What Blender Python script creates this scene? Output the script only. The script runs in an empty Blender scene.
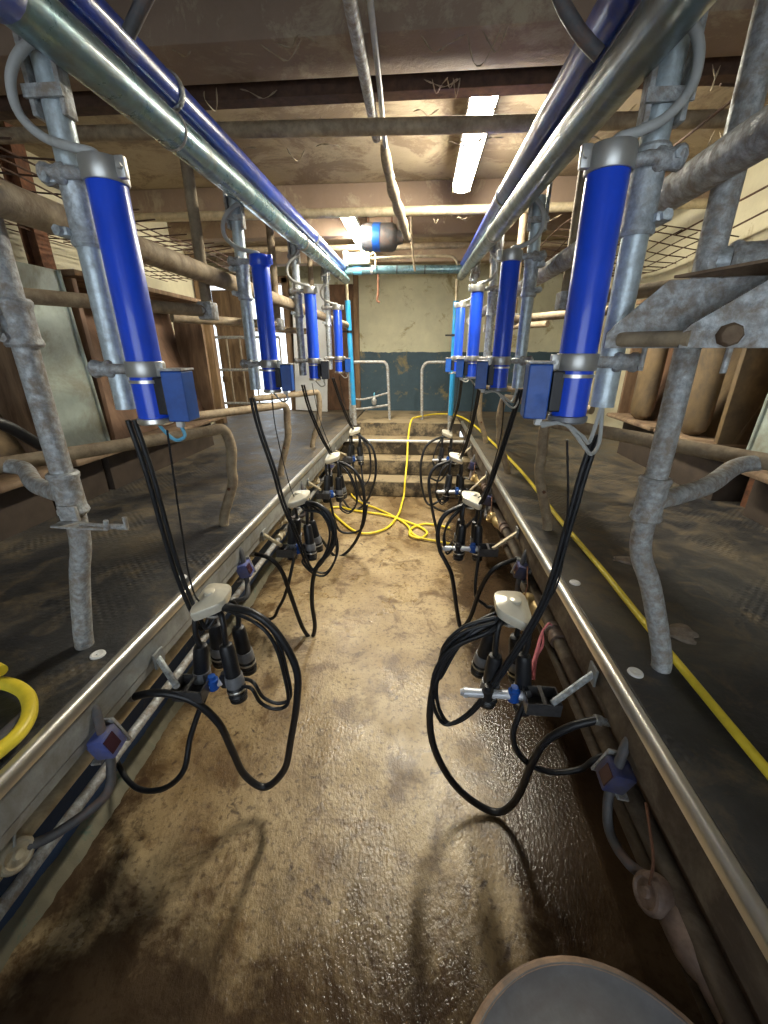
import bpy, bmesh, math, random
from mathutils import Vector, Matrix
random.seed(7)
PI = math.pi
scene = bpy.context.scene
COL = scene.collection

# ------------------------------------------------------------------ materials
def new_mat(name):
    m = bpy.data.materials.new(name); m.use_nodes = True
    nt = m.node_tree; nt.nodes.clear()
    out = nt.nodes.new('ShaderNodeOutputMaterial'); b = nt.nodes.new('ShaderNodeBsdfPrincipled')
    nt.links.new(b.outputs[0], out.inputs[0])
    return m, nt, b

def ramp(nt, fac, stops):
    r = nt.nodes.new('ShaderNodeValToRGB'); e = r.color_ramp.elements
    while len(e) < len(stops): e.new(0.5)
    for i, (p, c) in enumerate(stops):
        e[i].position = p
        e[i].color = (c, c, c, 1) if not isinstance(c, tuple) else c + (1,)
    nt.links.new(fac, r.inputs[0]); return r.outputs[0]

def noise(nt, scale, detail=5, rough=0.6, vec=None, dist=0.0):
    n = nt.nodes.new('ShaderNodeTexNoise'); n.inputs['Scale'].default_value = scale
    n.inputs['Detail'].default_value = detail; n.inputs['Roughness'].default_value = rough
    n.inputs['Distortion'].default_value = dist
    if vec is not None: nt.links.new(vec, n.inputs['Vector'])
    return n.outputs['Fac']

def coords(nt, scale=(1, 1, 1)):
    g = nt.nodes.new('ShaderNodeNewGeometry')          # world position
    mp = nt.nodes.new('ShaderNodeMapping'); mp.inputs['Scale'].default_value = scale
    nt.links.new(g.outputs['Position'], mp.inputs['Vector']); return mp.outputs[0]

def mixc(nt, fac, a, b):
    m = nt.nodes.new('ShaderNodeMix'); m.data_type = 'RGBA'
    if hasattr(fac, 'node'): nt.links.new(fac, m.inputs[0])
    else: m.inputs[0].default_value = fac
    for i, c in ((6, a), (7, b)):
        if hasattr(c, 'node'): nt.links.new(c, m.inputs[i])
        else: m.inputs[i].default_value = tuple(c) + (1,)
    return m.outputs[2]

def bump(nt, b, h, strength=0.3, dist=0.01):
    n = nt.nodes.new('ShaderNodeBump'); n.inputs['Strength'].default_value = strength
    n.inputs['Distance'].default_value = dist
    nt.links.new(h, n.inputs['Height']); nt.links.new(n.outputs[0], b.inputs['Normal'])

def simple(name, col, rough=0.5, metal=0.0, var=0.25, scale=18.0, dirt=None, dirt_amt=0.45, bmp=0.15, coat=0.0, stretch=(1, 1, 1)):
    """base colour with two noise layers: tone variation and patches of dirt"""
    m, nt, b = new_mat(name)
    v = coords(nt, stretch)
    n1 = noise(nt, scale, 5, 0.6, v)
    lo = tuple(c * (1 - var) for c in col); hi = tuple(min(1, c * (1 + var)) for c in col)
    c = ramp(nt, n1, [(0.3, lo), (0.7, hi)])
    n2 = noise(nt, scale * 0.45, 6, 0.7, v, 0.4)
    if dirt:
        f = ramp(nt, n2, [(1 - dirt_amt - 0.12, 0.0), (1 - dirt_amt + 0.12, 0.9)])
        c = mixc(nt, f, c, dirt)
        rr = nt.nodes.new('ShaderNodeMapRange'); nt.links.new(f, rr.inputs[0])
        rr.inputs[3].default_value = rough; rr.inputs[4].default_value = min(1, rough + 0.35)
        nt.links.new(rr.outputs[0], b.inputs['Roughness'])
        mm = nt.nodes.new('ShaderNodeMapRange'); nt.links.new(f, mm.inputs[0])
        mm.inputs[3].default_value = metal; mm.inputs[4].default_value = 0.0
        nt.links.new(mm.outputs[0], b.inputs['Metallic'])
    else:
        b.inputs['Roughness'].default_value = rough; b.inputs['Metallic'].default_value = metal
    nt.links.new(c, b.inputs['Base Color'])
    b.inputs['Coat Weight'].default_value = coat
    if bmp: bump(nt, b, noise(nt, scale * 3, 4, 0.6, v), bmp, 0.004)
    return m

M = {}
M['galv'] = simple('galvanised', (0.50, 0.55, 0.58), 0.40, 0.45, 0.38, 70, (0.30, 0.28, 0.25), 0.42, 0.35)
M['galv_dirty'] = simple('galvanised_dirty', (0.42, 0.44, 0.45), 0.48, 0.30, 0.45, 70, (0.25, 0.20, 0.15), 0.47, 0.5)
M['galv_clean'] = simple('galvanised_clean', (0.52, 0.60, 0.64), 0.36, 0.40, 0.22, 60, (0.36, 0.38, 0.38), 0.36, 0.25)
M['under_shade'] = simple('under_trough_shade', (0.05, 0.035, 0.025), 0.85, 0.0, 0.3, 8, None, 0, 0.2)  # shade below the troughs put into the colour of their bases
M['dusty'] = simple('dusty_pipe', (0.33, 0.26, 0.17), 0.7, 0.1, 0.3, 30, (0.20, 0.14, 0.09), 0.42, 0.4)
M['cream_pipe'] = simple('cream_pipe', (0.52, 0.44, 0.29), 0.38, 0.3, 0.2, 20, (0.25, 0.19, 0.12), 0.4, 0.15)
M['blue'] = simple('blue_gloss', (0.014, 0.080, 0.74), 0.30, 0.0, 0.10, 9, (0.03, 0.10, 0.62), 0.28, 0.03, 0.35)
M['blue_pipe'] = simple('blue_pipe', (0.012, 0.05, 0.36), 0.28, 0.0, 0.3, 14, (0.12, 0.12, 0.16), 0.36, 0.06, 0.3)
M['blue_box'] = simple('blue_box', (0.008, 0.075, 0.36), 0.42, 0.0, 0.2, 30, (0.02, 0.06, 0.22), 0.30, 0.05)
M['light_blue'] = simple('light_blue_paint', (0.03, 0.30, 0.62), 0.4, 0.0, 0.15, 12, (0.22, 0.30, 0.26), 0.34, 0.1)
M['teal_pipe'] = simple('teal_pipe', (0.16, 0.29, 0.33), 0.25, 0.45, 0.25, 14, (0.10, 0.11, 0.10), 0.42, 0.08, 0.3)
M['dark_pipe'] = simple('dark_pipe', (0.12, 0.17, 0.18), 0.3, 0.4, 0.3, 14, (0.10, 0.09, 0.07), 0.42, 0.1, 0.2)
M['steel'] = simple('stainless', (0.72, 0.70, 0.65), 0.33, 0.9, 0.08, 25, (0.45, 0.40, 0.32), 0.22, 0.08)
M['kerb_panel'] = simple('kerb_panel', (0.30, 0.32, 0.325), 0.45, 0.35, 0.25, 12, (0.16, 0.14, 0.11), 0.45, 0.25)
M['claw_top'] = simple('cream_steel', (0.74, 0.70, 0.58), 0.3, 0.25, 0.08, 30, (0.62, 0.55, 0.42), 0.3, 0.05)
M['rubber'] = simple('black_rubber', (0.012, 0.013, 0.016), 0.42, 0.0, 0.3, 40, (0.05, 0.045, 0.04), 0.3, 0.1)
M['grey_rubber'] = simple('grey_rubber', (0.085, 0.085, 0.09), 0.6, 0.0, 0.25, 30, (0.20, 0.12, 0.09), 0.38, 0.2)
M['grey_ring'] = simple('grey_ring', (0.20, 0.21, 0.23), 0.38, 0.2, 0.2, 40, None, 0, 0.05)
M['white'] = simple('white_plastic', (0.72, 0.72, 0.70), 0.45, 0.0, 0.08, 30, (0.45, 0.40, 0.32), 0.28, 0.05)
M['cable_grey'] = simple('grey_cable', (0.42, 0.43, 0.42), 0.5, 0.0, 0.1, 40, (0.25, 0.22, 0.18), 0.3, 0.05)
M['cable_blue'] = simple('blue_cable', (0.12, 0.40, 0.60), 0.45, 0.0, 0.1, 40, None, 0, 0.02)
M['yellow'] = simple('yellow_hose', (0.86, 0.68, 0.05), 0.42, 0.0, 0.1, 30, (0.45, 0.33, 0.06), 0.28, 0.06)
M['black_paint'] = simple('black_plastic', (0.015, 0.015, 0.018), 0.4, 0.0, 0.3, 30, (0.06, 0.05, 0.04), 0.3, 0.1)
M['rust'] = simple('rusty_steel', (0.16, 0.065, 0.03), 0.8, 0.0, 0.35, 30, (0.08, 0.04, 0.025), 0.45, 0.3)
M['rust_thin'] = simple('rusty_wire', (0.075, 0.04, 0.025), 0.85, 0.0, 0.35, 30, None, 0, 0.2)
M['valve'] = simple('aged_plastic', (0.45, 0.40, 0.29), 0.5, 0.0, 0.2, 30, (0.20, 0.15, 0.10), 0.42, 0.2)
M['valve_brown'] = simple('stained_plastic', (0.20, 0.14, 0.11), 0.5, 0.0, 0.3, 30, (0.10, 0.06, 0.04), 0.42, 0.2)
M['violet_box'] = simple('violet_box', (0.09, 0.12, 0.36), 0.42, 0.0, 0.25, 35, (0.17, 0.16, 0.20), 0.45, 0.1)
M['dark_win'] = simple('dark_window', (0.05, 0.02, 0.03), 0.25, 0.0, 0.2, 20, None, 0, 0)
M['pink'] = simple('pink_twine', (0.70, 0.20, 0.22), 0.7, 0.0, 0.2, 40, None, 0, 0.2)
M['wood'] = simple('weathered_wood', (0.25, 0.16, 0.09), 0.8, 0.0, 0.35, 20, (0.10, 0.06, 0.035), 0.45, 0.4, 0, (1, 1, 0.15))
M['bin_brown'] = simple('brown_board', (0.16, 0.085, 0.045), 0.7, 0.0, 0.35, 7, (0.06, 0.032, 0.02), 0.45, 0.25, 0, (1, 1, .5))
M['bin_tan'] = simple('tan_barrel', (0.19, 0.125, 0.055), 0.6, 0.0, 0.4, 7, (0.07, 0.055, 0.04), 0.48, 0.2, 0, (1, 1, .6))
M['pale_sheet'] = simple('pale_sheet', (0.36, 0.42, 0.38), 0.5, 0.1, 0.2, 9, (0.20, 0.18, 0.12), 0.43, 0.12)
M['lip'] = simple('trough_lip', (0.22, 0.15, 0.09), 0.7, 0.0, 0.3, 15, (0.10, 0.06, 0.04), 0.45, 0.3)
M['dung'] = simple('dried_dung', (0.22, 0.18, 0.14), 0.9, 0.0, 0.3, 40, None, 0, 0.6)
M['cobweb'] = simple('dusty_cobweb', (0.30, 0.24, 0.16), 0.95, 0.0, 0.3, 40, None, 0, 0.6)
M['brass'] = simple('brass', (0.45, 0.33, 0.15), 0.35, 0.6, 0.25, 30, (0.2, 0.14, 0.08), 0.4, 0.1)

def emit(name, col, strength):
    m, nt, b = new_mat(name)
    b.inputs['Base Color'].default_value = col + (1,)
    b.inputs['Emission Color'].default_value = col + (1,)
    b.inputs['Emission Strength'].default_value = strength
    return m

# pit floor: worn wet concrete, tan in the middle with brown stains, wet gloss patches
def floor_mat():
    m, nt, b = new_mat('pit_concrete')
    v = coords(nt)
    n1 = noise(nt, 1.3, 6, 0.62, v, 0.3); n2 = noise(nt, 5.0, 7, 0.7, v, 0.5); n3 = noise(nt, 45, 4, 0.6, v)
    c = ramp(nt, n1, [(0.26, (0.11, 0.066, 0.030)), (0.42, (0.27, 0.185, 0.090)), (0.56, (0.41, 0.305, 0.165)), (0.68, (0.44, 0.345, 0.21)), (0.85, (0.40, 0.37, 0.33))])
    f = ramp(nt, n2, [(0.38, 0.95), (0.50, 0.0)])
    c = mixc(nt, f, c, (0.13, 0.075, 0.030))
    g = ramp(nt, n3, [(0.33, 0.75), (0.47, 0.0)])
    c = mixc(nt, g, c, (0.09, 0.055, 0.03))
    # wet run-off along the right-hand drain; shade painted into the near end
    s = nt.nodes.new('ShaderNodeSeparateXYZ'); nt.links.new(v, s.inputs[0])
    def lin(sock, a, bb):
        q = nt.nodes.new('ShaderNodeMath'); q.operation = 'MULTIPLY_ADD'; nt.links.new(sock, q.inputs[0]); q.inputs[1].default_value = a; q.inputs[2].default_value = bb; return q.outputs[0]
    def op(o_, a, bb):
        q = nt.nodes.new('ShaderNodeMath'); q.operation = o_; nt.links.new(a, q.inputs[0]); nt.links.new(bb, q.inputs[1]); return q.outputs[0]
    wet_shade = op('MAXIMUM', lin(s.outputs[0], 2.4, -0.62), lin(s.outputs[1], -0.80, 0.66))
    wet_shade = op('MAXIMUM', wet_shade, lin(s.outputs[0], -2.4, -2.35))
    wet_shade = op('ADD', wet_shade, lin(noise(nt, 2.4, 6, 0.7, v, 0.6), 1.3, -0.65))
    wm = ramp(nt, wet_shade, [(0.0, 0.0), (0.30, 0.93)])
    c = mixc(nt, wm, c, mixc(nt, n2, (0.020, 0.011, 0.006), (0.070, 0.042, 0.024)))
    n4 = noise(nt, 13, 5, 0.6, v, 1.0)
    k = ramp(nt, n4, [(0.30, 0.9), (0.37, 0.0)])
    c = mixc(nt, k, c, (0.055, 0.03, 0.016))
    nt.links.new(c, b.inputs['Base Color'])
    r = ramp(nt, noise(nt, 3.5, 4, 0.6, v), [(0.38, 0.25), (0.62, 0.52)])
    nt.links.new(mixc(nt, wm, r, (0.16, 0.16, 0.16)), b.inputs['Roughness'])
    b.inputs['Specular IOR Level'].default_value = 0.6
    st = coords(nt, (1, 0.35, 1))
    bump(nt, b, noise(nt, 85, 3.5, 0.65, coords(nt, (1, 0.6, 1))), 0.42, 0.008)
    return m
M['floor'] = floor_mat()

# studded rubber matting with brown slurry drying on it
def mat_rubber():
    m, nt, b = new_mat('deck_mat')
    v = coords(nt)
    n1 = noise(nt, 2.2, 6, 0.65, v, 0.4); n2 = noise(nt, 7.0, 6, 0.7, v, 0.6)
    c = ramp(nt, n1, [(0.36, (0.020, 0.021, 0.024)), (0.50, (0.038, 0.038, 0.039)), (0.62, (0.080, 0.070, 0.055)), (0.76, (0.19, 0.135, 0.075))])
    sy = nt.nodes.new('ShaderNodeSeparateXYZ'); nt.links.new(v, sy.inputs[0])
    my = nt.nodes.new('ShaderNodeMapRange'); nt.links.new(sy.outputs[1], my.inputs[0])
    my.inputs[1].default_value = 1.2; my.inputs[2].default_value = 3.2; my.inputs[3].default_value = -0.03; my.inputs[4].default_value = 0.085
    an = nt.nodes.new('ShaderNodeMath'); an.operation = 'ADD'; nt.links.new(n2, an.inputs[0]); nt.links.new(my.outputs[0], an.inputs[1])
    f = ramp(nt, an.outputs[0], [(0.50, 0.0), (0.68, 0.88)])
    c = mixc(nt, f, c, (0.135, 0.105, 0.066))
    nt.links.new(c, b.inputs['Base Color'])
    r = ramp(nt, n2, [(0.3, 0.34), (0.7, 0.75)])
    nt.links.new(r, b.inputs['Roughness'])
    rot = nt.nodes.new('ShaderNodeMapping'); rot.inputs['Rotation'].default_value = (0, 0, PI / 4)
    nt.links.new(v, rot.inputs['Vector'])
    hs = []
    for d in ('X', 'Y'):
        w = nt.nodes.new('ShaderNodeTexWave'); w.bands_direction = d; w.inputs['Scale'].default_value = 13
        nt.links.new(rot.outputs[0], w.inputs['Vector']); hs.append(w.outputs['Fac'])
    mn = nt.nodes.new('ShaderNodeMath'); mn.operation = 'MULTIPLY'
    nt.links.new(hs[0], mn.inputs[0]); nt.links.new(hs[1], mn.inputs[1])
    msk = ramp(nt, noise(nt, 1.7, 3, 0.5, v), [(0.52, 0.0), (0.60, 1.0)])
    mk = nt.nodes.new('ShaderNodeMath'); mk.operation = 'MULTIPLY'
    nt.links.new(mn.outputs[0], mk.inputs[0]); nt.links.new(msk, mk.inputs[1])
    ad = nt.nodes.new('ShaderNodeMath'); ad.operation = 'ADD'
    nt.links.new(mk.outputs[0], ad.inputs[0]); nt.links.new(noise(nt, 40, 4, 0.6, v), ad.inputs[1])
    bump(nt, b, ad.outputs[0], 0.6, 0.006)
    return m
M['mat'] = mat_rubber()

def splash_mat(name, base, spots, thr, scale, rough=0.7, low=None, low_z=0.0):
    """limewashed wall, brown splashes; optional second paint colour below a painted line at low_z"""
    m, nt, b = new_mat(name)
    v = coords(nt)
    c = ramp(nt, noise(nt, 2.0, 6, 0.7, v), [(0.3, tuple(x * 0.72 for x in base)), (0.7, base)])
    if low:
        s = nt.nodes.new('ShaderNodeSeparateXYZ'); nt.links.new(v, s.inputs[0])
        w = nt.nodes.new('ShaderNodeMath'); w.operation = 'MULTIPLY_ADD'
        nt.links.new(noise(nt, 9, 3, 0.5, v), w.inputs[0]); w.inputs[1].default_value = 0.05
        nt.links.new(s.outputs[2], w.inputs[2])
        lt = nt.nodes.new('ShaderNodeMath'); lt.operation = 'LESS_THAN'
        nt.links.new(w.outputs[0], lt.inputs[0]); lt.inputs[1].default_value = low_z + 0.025
        lc = ramp(nt, noise(nt, 3.0, 6, 0.7, v), [(0.3, tuple(x * 0.65 for x in low)), (0.7, low)])
        c = mixc(nt, lt.outputs[0], c, lc)
    f = ramp(nt, noise(nt, scale, 7, 0.75, v, 0.5), [(thr, 0.0), (thr + 0.10, 0.85)])
    c = mixc(nt, f, c, spots)
    nt.links.new(c, b.inputs['Base Color']); b.inputs['Roughness'].default_value = rough
    bump(nt, b, noise(nt, 25, 5, 0.7, v), 0.35, 0.01)
    return m
M['wall_back'] = splash_mat('wall_back', (0.68, 0.66, 0.48), (0.27, 0.21, 0.09), 0.55, 3.2, 0.7, (0.055, 0.10, 0.135), 1.60)
M['wall_side'] = splash_mat('wall_side', (0.62, 0.57, 0.40), (0.25, 0.19, 0.11), 0.60, 3.0)
M['pit_wall_blue'] = splash_mat('pit_wall_blue', (0.025, 0.055, 0.13), (0.16, 0.15, 0.10), 0.62, 5.0)
M['pit_wall_dark'] = splash_mat('pit_wall_dark', (0.10, 0.065, 0.04), (0.045, 0.03, 0.02), 0.5, 4.0)
M['moss'] = splash_mat('mossy_concrete', (0.17, 0.155, 0.105), (0.075, 0.125, 0.095), 0.56, 14.0, 0.8)
M['step'] = splash_mat('step_concrete', (0.34, 0.26, 0.15), (0.045, 0.035, 0.025), 0.47, 3.5, 0.6)
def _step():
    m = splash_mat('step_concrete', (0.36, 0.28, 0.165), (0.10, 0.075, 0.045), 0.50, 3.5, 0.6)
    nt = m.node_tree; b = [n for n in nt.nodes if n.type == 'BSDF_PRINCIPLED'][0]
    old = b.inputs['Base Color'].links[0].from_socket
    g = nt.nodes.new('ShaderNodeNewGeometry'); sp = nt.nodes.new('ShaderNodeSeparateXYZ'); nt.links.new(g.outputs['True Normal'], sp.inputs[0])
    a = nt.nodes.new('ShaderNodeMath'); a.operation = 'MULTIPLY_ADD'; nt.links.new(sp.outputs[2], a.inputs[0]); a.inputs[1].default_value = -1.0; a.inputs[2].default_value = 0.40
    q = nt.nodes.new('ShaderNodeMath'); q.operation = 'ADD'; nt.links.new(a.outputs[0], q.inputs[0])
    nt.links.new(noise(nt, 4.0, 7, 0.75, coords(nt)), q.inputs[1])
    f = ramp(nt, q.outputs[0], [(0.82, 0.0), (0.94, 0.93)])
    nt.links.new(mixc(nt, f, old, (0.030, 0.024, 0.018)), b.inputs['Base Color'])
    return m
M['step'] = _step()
M['ceiling'] = splash_mat('ceiling', (0.40, 0.32, 0.205), (0.18, 0.125, 0.075), 0.48, 2.6, 0.85)
M['joist'] = splash_mat('joist', (0.30, 0.215, 0.155), (0.40, 0.33, 0.23), 0.54, 4.0, 0.85)
M['deck_side'] = splash_mat('deck_concrete', (0.20, 0.16, 0.11), (0.07, 0.05, 0.03), 0.5, 3.0, 0.7)
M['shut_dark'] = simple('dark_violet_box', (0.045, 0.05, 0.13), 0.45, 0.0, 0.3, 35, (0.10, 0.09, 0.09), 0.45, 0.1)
M['dark_steel'] = simple('dark_steel', (0.09, 0.09, 0.095), 0.35, 0.5, 0.3, 35, (0.05, 0.045, 0.04), 0.4, 0.1)
M['tub_grey'] = simple('tub_grey', (0.13, 0.13, 0.135), 0.6, 0.0, 0.25, 14, (0.11, 0.10, 0.10), 0.4, 0.15)
M['tub_rim'] = simple('tub_rim', (0.26, 0.17, 0.11), 0.7, 0.0, 0.3, 25, (0.14, 0.12, 0.11), 0.45, 0.3)
M['clamp'] = simple('clamp_steel', (0.52, 0.52, 0.50), 0.40, 0.7, 0.08, 30, None, 0, 0.04)
M['bar_white'] = simple('bar_white', (0.60, 0.62, 0.66), 0.35, 0.2, 0.1, 30, (0.35, 0.33, 0.30), 0.32, 0.05)
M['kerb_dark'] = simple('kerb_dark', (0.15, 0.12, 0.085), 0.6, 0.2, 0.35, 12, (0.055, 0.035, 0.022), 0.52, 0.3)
M['white_door'] = simple('white_boarding', (0.80, 0.82, 0.84), 0.6, 0.0, 0.05, 10, (0.6, 0.58, 0.52), 0.25, 0.05)

# ------------------------------------------------------------------ geometry helpers
def catmull(pts, n=8):
    P = [Vector(p) for p in pts]
    if len(P) < 3: return P
    out = []
    for i in range(len(P) - 1):
        p0 = P[max(i - 1, 0)]; p1 = P[i]; p2 = P[i + 1]; p3 = P[min(i + 2, len(P) - 1)]
        for k in range(n):
            t = k / n; t2 = t * t; t3 = t2 * t
            out.append(0.5 * ((2 * p1) + (p2 - p0) * t + (2 * p0 - 5 * p1 + 4 * p2 - p3) * t2 + (3 * p1 - p0 - 3 * p2 + p3) * t3))
    out.append(P[-1]); return out

def add_tube(bm, pts, r, seg=10, smooth=0, cap=True):
    P = catmull(pts, smooth) if smooth else [Vector(p) for p in pts]
    Q = [P[0]]
    for p in P[1:]:
        if (p - Q[-1]).length > 1e-4: Q.append(p)
    P = Q; n = len(P)
    if n < 2: return
    T = []
    for i in range(n):
        t = P[min(i + 1, n - 1)] - P[max(i - 1, 0)]
        T.append(t.normalized())
    up = Vector((0, 0, 1)) if abs(T[0].z) < 0.9 else Vector((1, 0, 0))
    N = (up - T[0] * up.dot(T[0])).normalized()
    rings = []
    for i in range(n):
        N = N - T[i] * N.dot(T[i])
        if N.length < 1e-6: N = T[i].orthogonal()
        N.normalize(); B = T[i].cross(N)
        k = 1.0
        if 0 < i < n - 1:                                # keep the diameter through a mitre
            d = max(-1, min(1, (P[i] - P[i - 1]).normalized().dot((P[i + 1] - P[i]).normalized())))
            k = min(1.4, 1 / max(0.3, math.cos(math.acos(d) / 2)))
        rr = r(i / (n - 1)) if callable(r) else r
        rings.append([bm.verts.new(P[i] + (N * math.cos(a) + B * math.sin(a)) * rr * (k if smooth == 0 else 1)) for a in [2 * PI * j / seg for j in range(seg)]])
    for a, b in zip(rings, rings[1:]):
        for j in range(seg):
            bm.faces.new((a[j], a[(j + 1) % seg], b[(j + 1) % seg], b[j]))
    if cap:
        bm.faces.new(list(reversed(rings[0]))); bm.faces.new(rings[-1])

def add_lathe(bm, base, axis, prof, seg=24, squash=(1, 1), caps=True):
    """prof: list of (distance along axis, radius)"""
    A = Vector(axis).normalized(); o = Vector(base)
    N = A.orthogonal().normalized()
    if abs(A.z) > 0.99: N = Vector((1, 0, 0))
    B = A.cross(N); rings = []
    for d, r in prof:
        r = max(r, 1e-4)
        rings.append([bm.verts.new(o + A * d + N * (math.cos(2 * PI * j / seg) * r * squash[0]) + B * (math.sin(2 * PI * j / seg) * r * squash[1])) for j in range(seg)])
    for a, b in zip(rings, rings[1:]):
        for j in range(seg):
            bm.faces.new((a[j], a[(j + 1) % seg], b[(j + 1) % seg], b[j]))
    if caps: bm.faces.new(list(reversed(rings[0]))); bm.faces.new(rings[-1])

def add_box(bm, c, size, rot=None, bev=0.0):
    r = bmesh.ops.create_cube(bm, size=1.0)
    vs = r['verts']
    bmesh.ops.scale(bm, vec=Vector(size), verts=vs)
    if bev:
        es = list({e for v in vs for e in v.link_edges})
        rb = bmesh.ops.bevel(bm, geom=es, offset=bev, segments=2, affect='EDGES', profile=0.5)
        vs = list({v for f in rb['faces'] for v in f.verts} | {v for v in vs if v.is_valid})
    if rot is not None: bmesh.ops.rotate(bm, cent=(0, 0, 0), matrix=rot, verts=vs)
    bmesh.ops.translate(bm, vec=Vector(c), verts=vs)
    return vs

def add_prism(bm, poly, off):
    """poly: 3-D outline, off: thickness vector"""
    o = Vector(off)
    a = [bm.verts.new(Vector(p)) for p in poly]; b = [bm.verts.new(Vector(p) + o) for p in poly]
    n = len(a)
    bm.faces.new(a); bm.faces.new(list(reversed(b)))
    for i in range(n): bm.faces.new((a[i], b[i], b[(i + 1) % n], a[(i + 1) % n]))

def obj(name, bm, mat, parent=None, smooth=True, origin=None):
    bmesh.ops.recalc_face_normals(bm, faces=bm.faces[:])
    me = bpy.data.meshes.new(name)
    if origin is not None and parent is None:
        bmesh.ops.translate(bm, vec=-Vector(origin), verts=bm.verts[:])
    if parent is not None:
        bmesh.ops.translate(bm, vec=-Vector(parent.location), verts=bm.verts[:])
    for f in bm.faces: f.smooth = smooth
    bm.to_mesh(me); bm.free()
    if smooth:
        try: me.set_sharp_from_angle(angle=math.radians(38))
        except Exception: pass
    me.materials.append(M[mat] if isinstance(mat, str) else mat)
    o = bpy.data.objects.new(name, me); COL.objects.link(o)
    if origin is not None and parent is None: o.location = origin
    if parent is not None: o.parent = parent
    return o

def sub(name, bm, mat, parent, grand, smooth=True):
    """a part of a part: coordinates are world, parent (part) sits at its thing's origin"""
    bmesh.ops.translate(bm, vec=-Vector(grand.location), verts=bm.verts[:])
    o = obj(name, bm, mat, None, smooth); o.parent = parent
    return o

def thing(name, label, cat, loc, group=None):
    o = bpy.data.objects.new(name, None); COL.objects.link(o); o.location = loc
    o.empty_display_size = 0.05
    o['label'] = label; o['category'] = cat
    if group: o['group'] = group
    return o

def tag(o, label, cat, group=None, kind=None):
    o['label'] = label; o['category'] = cat
    if group: o['group'] = group
    if kind: o['kind'] = kind
    return o

def struct(name, bm, mat, smooth=False):
    o = obj(name, bm, mat, None, smooth); o['kind'] = 'structure'; return o

def T(pts, r, seg=10, smooth=0):
    bm = bmesh.new(); add_tube(bm, pts, r, seg, smooth); return bm
def BX(c, s, rot=None, bev=0.0):
    bm = bmesh.new(); add_box(bm, c, s, rot, bev); return bm
def V(*a): return Vector(a)
def lerp(a, b, t): return Vector(a) + (Vector(b) - Vector(a)) * t

LAMP, SKY, EXPO = 105, 1.7, 1.0
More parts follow.
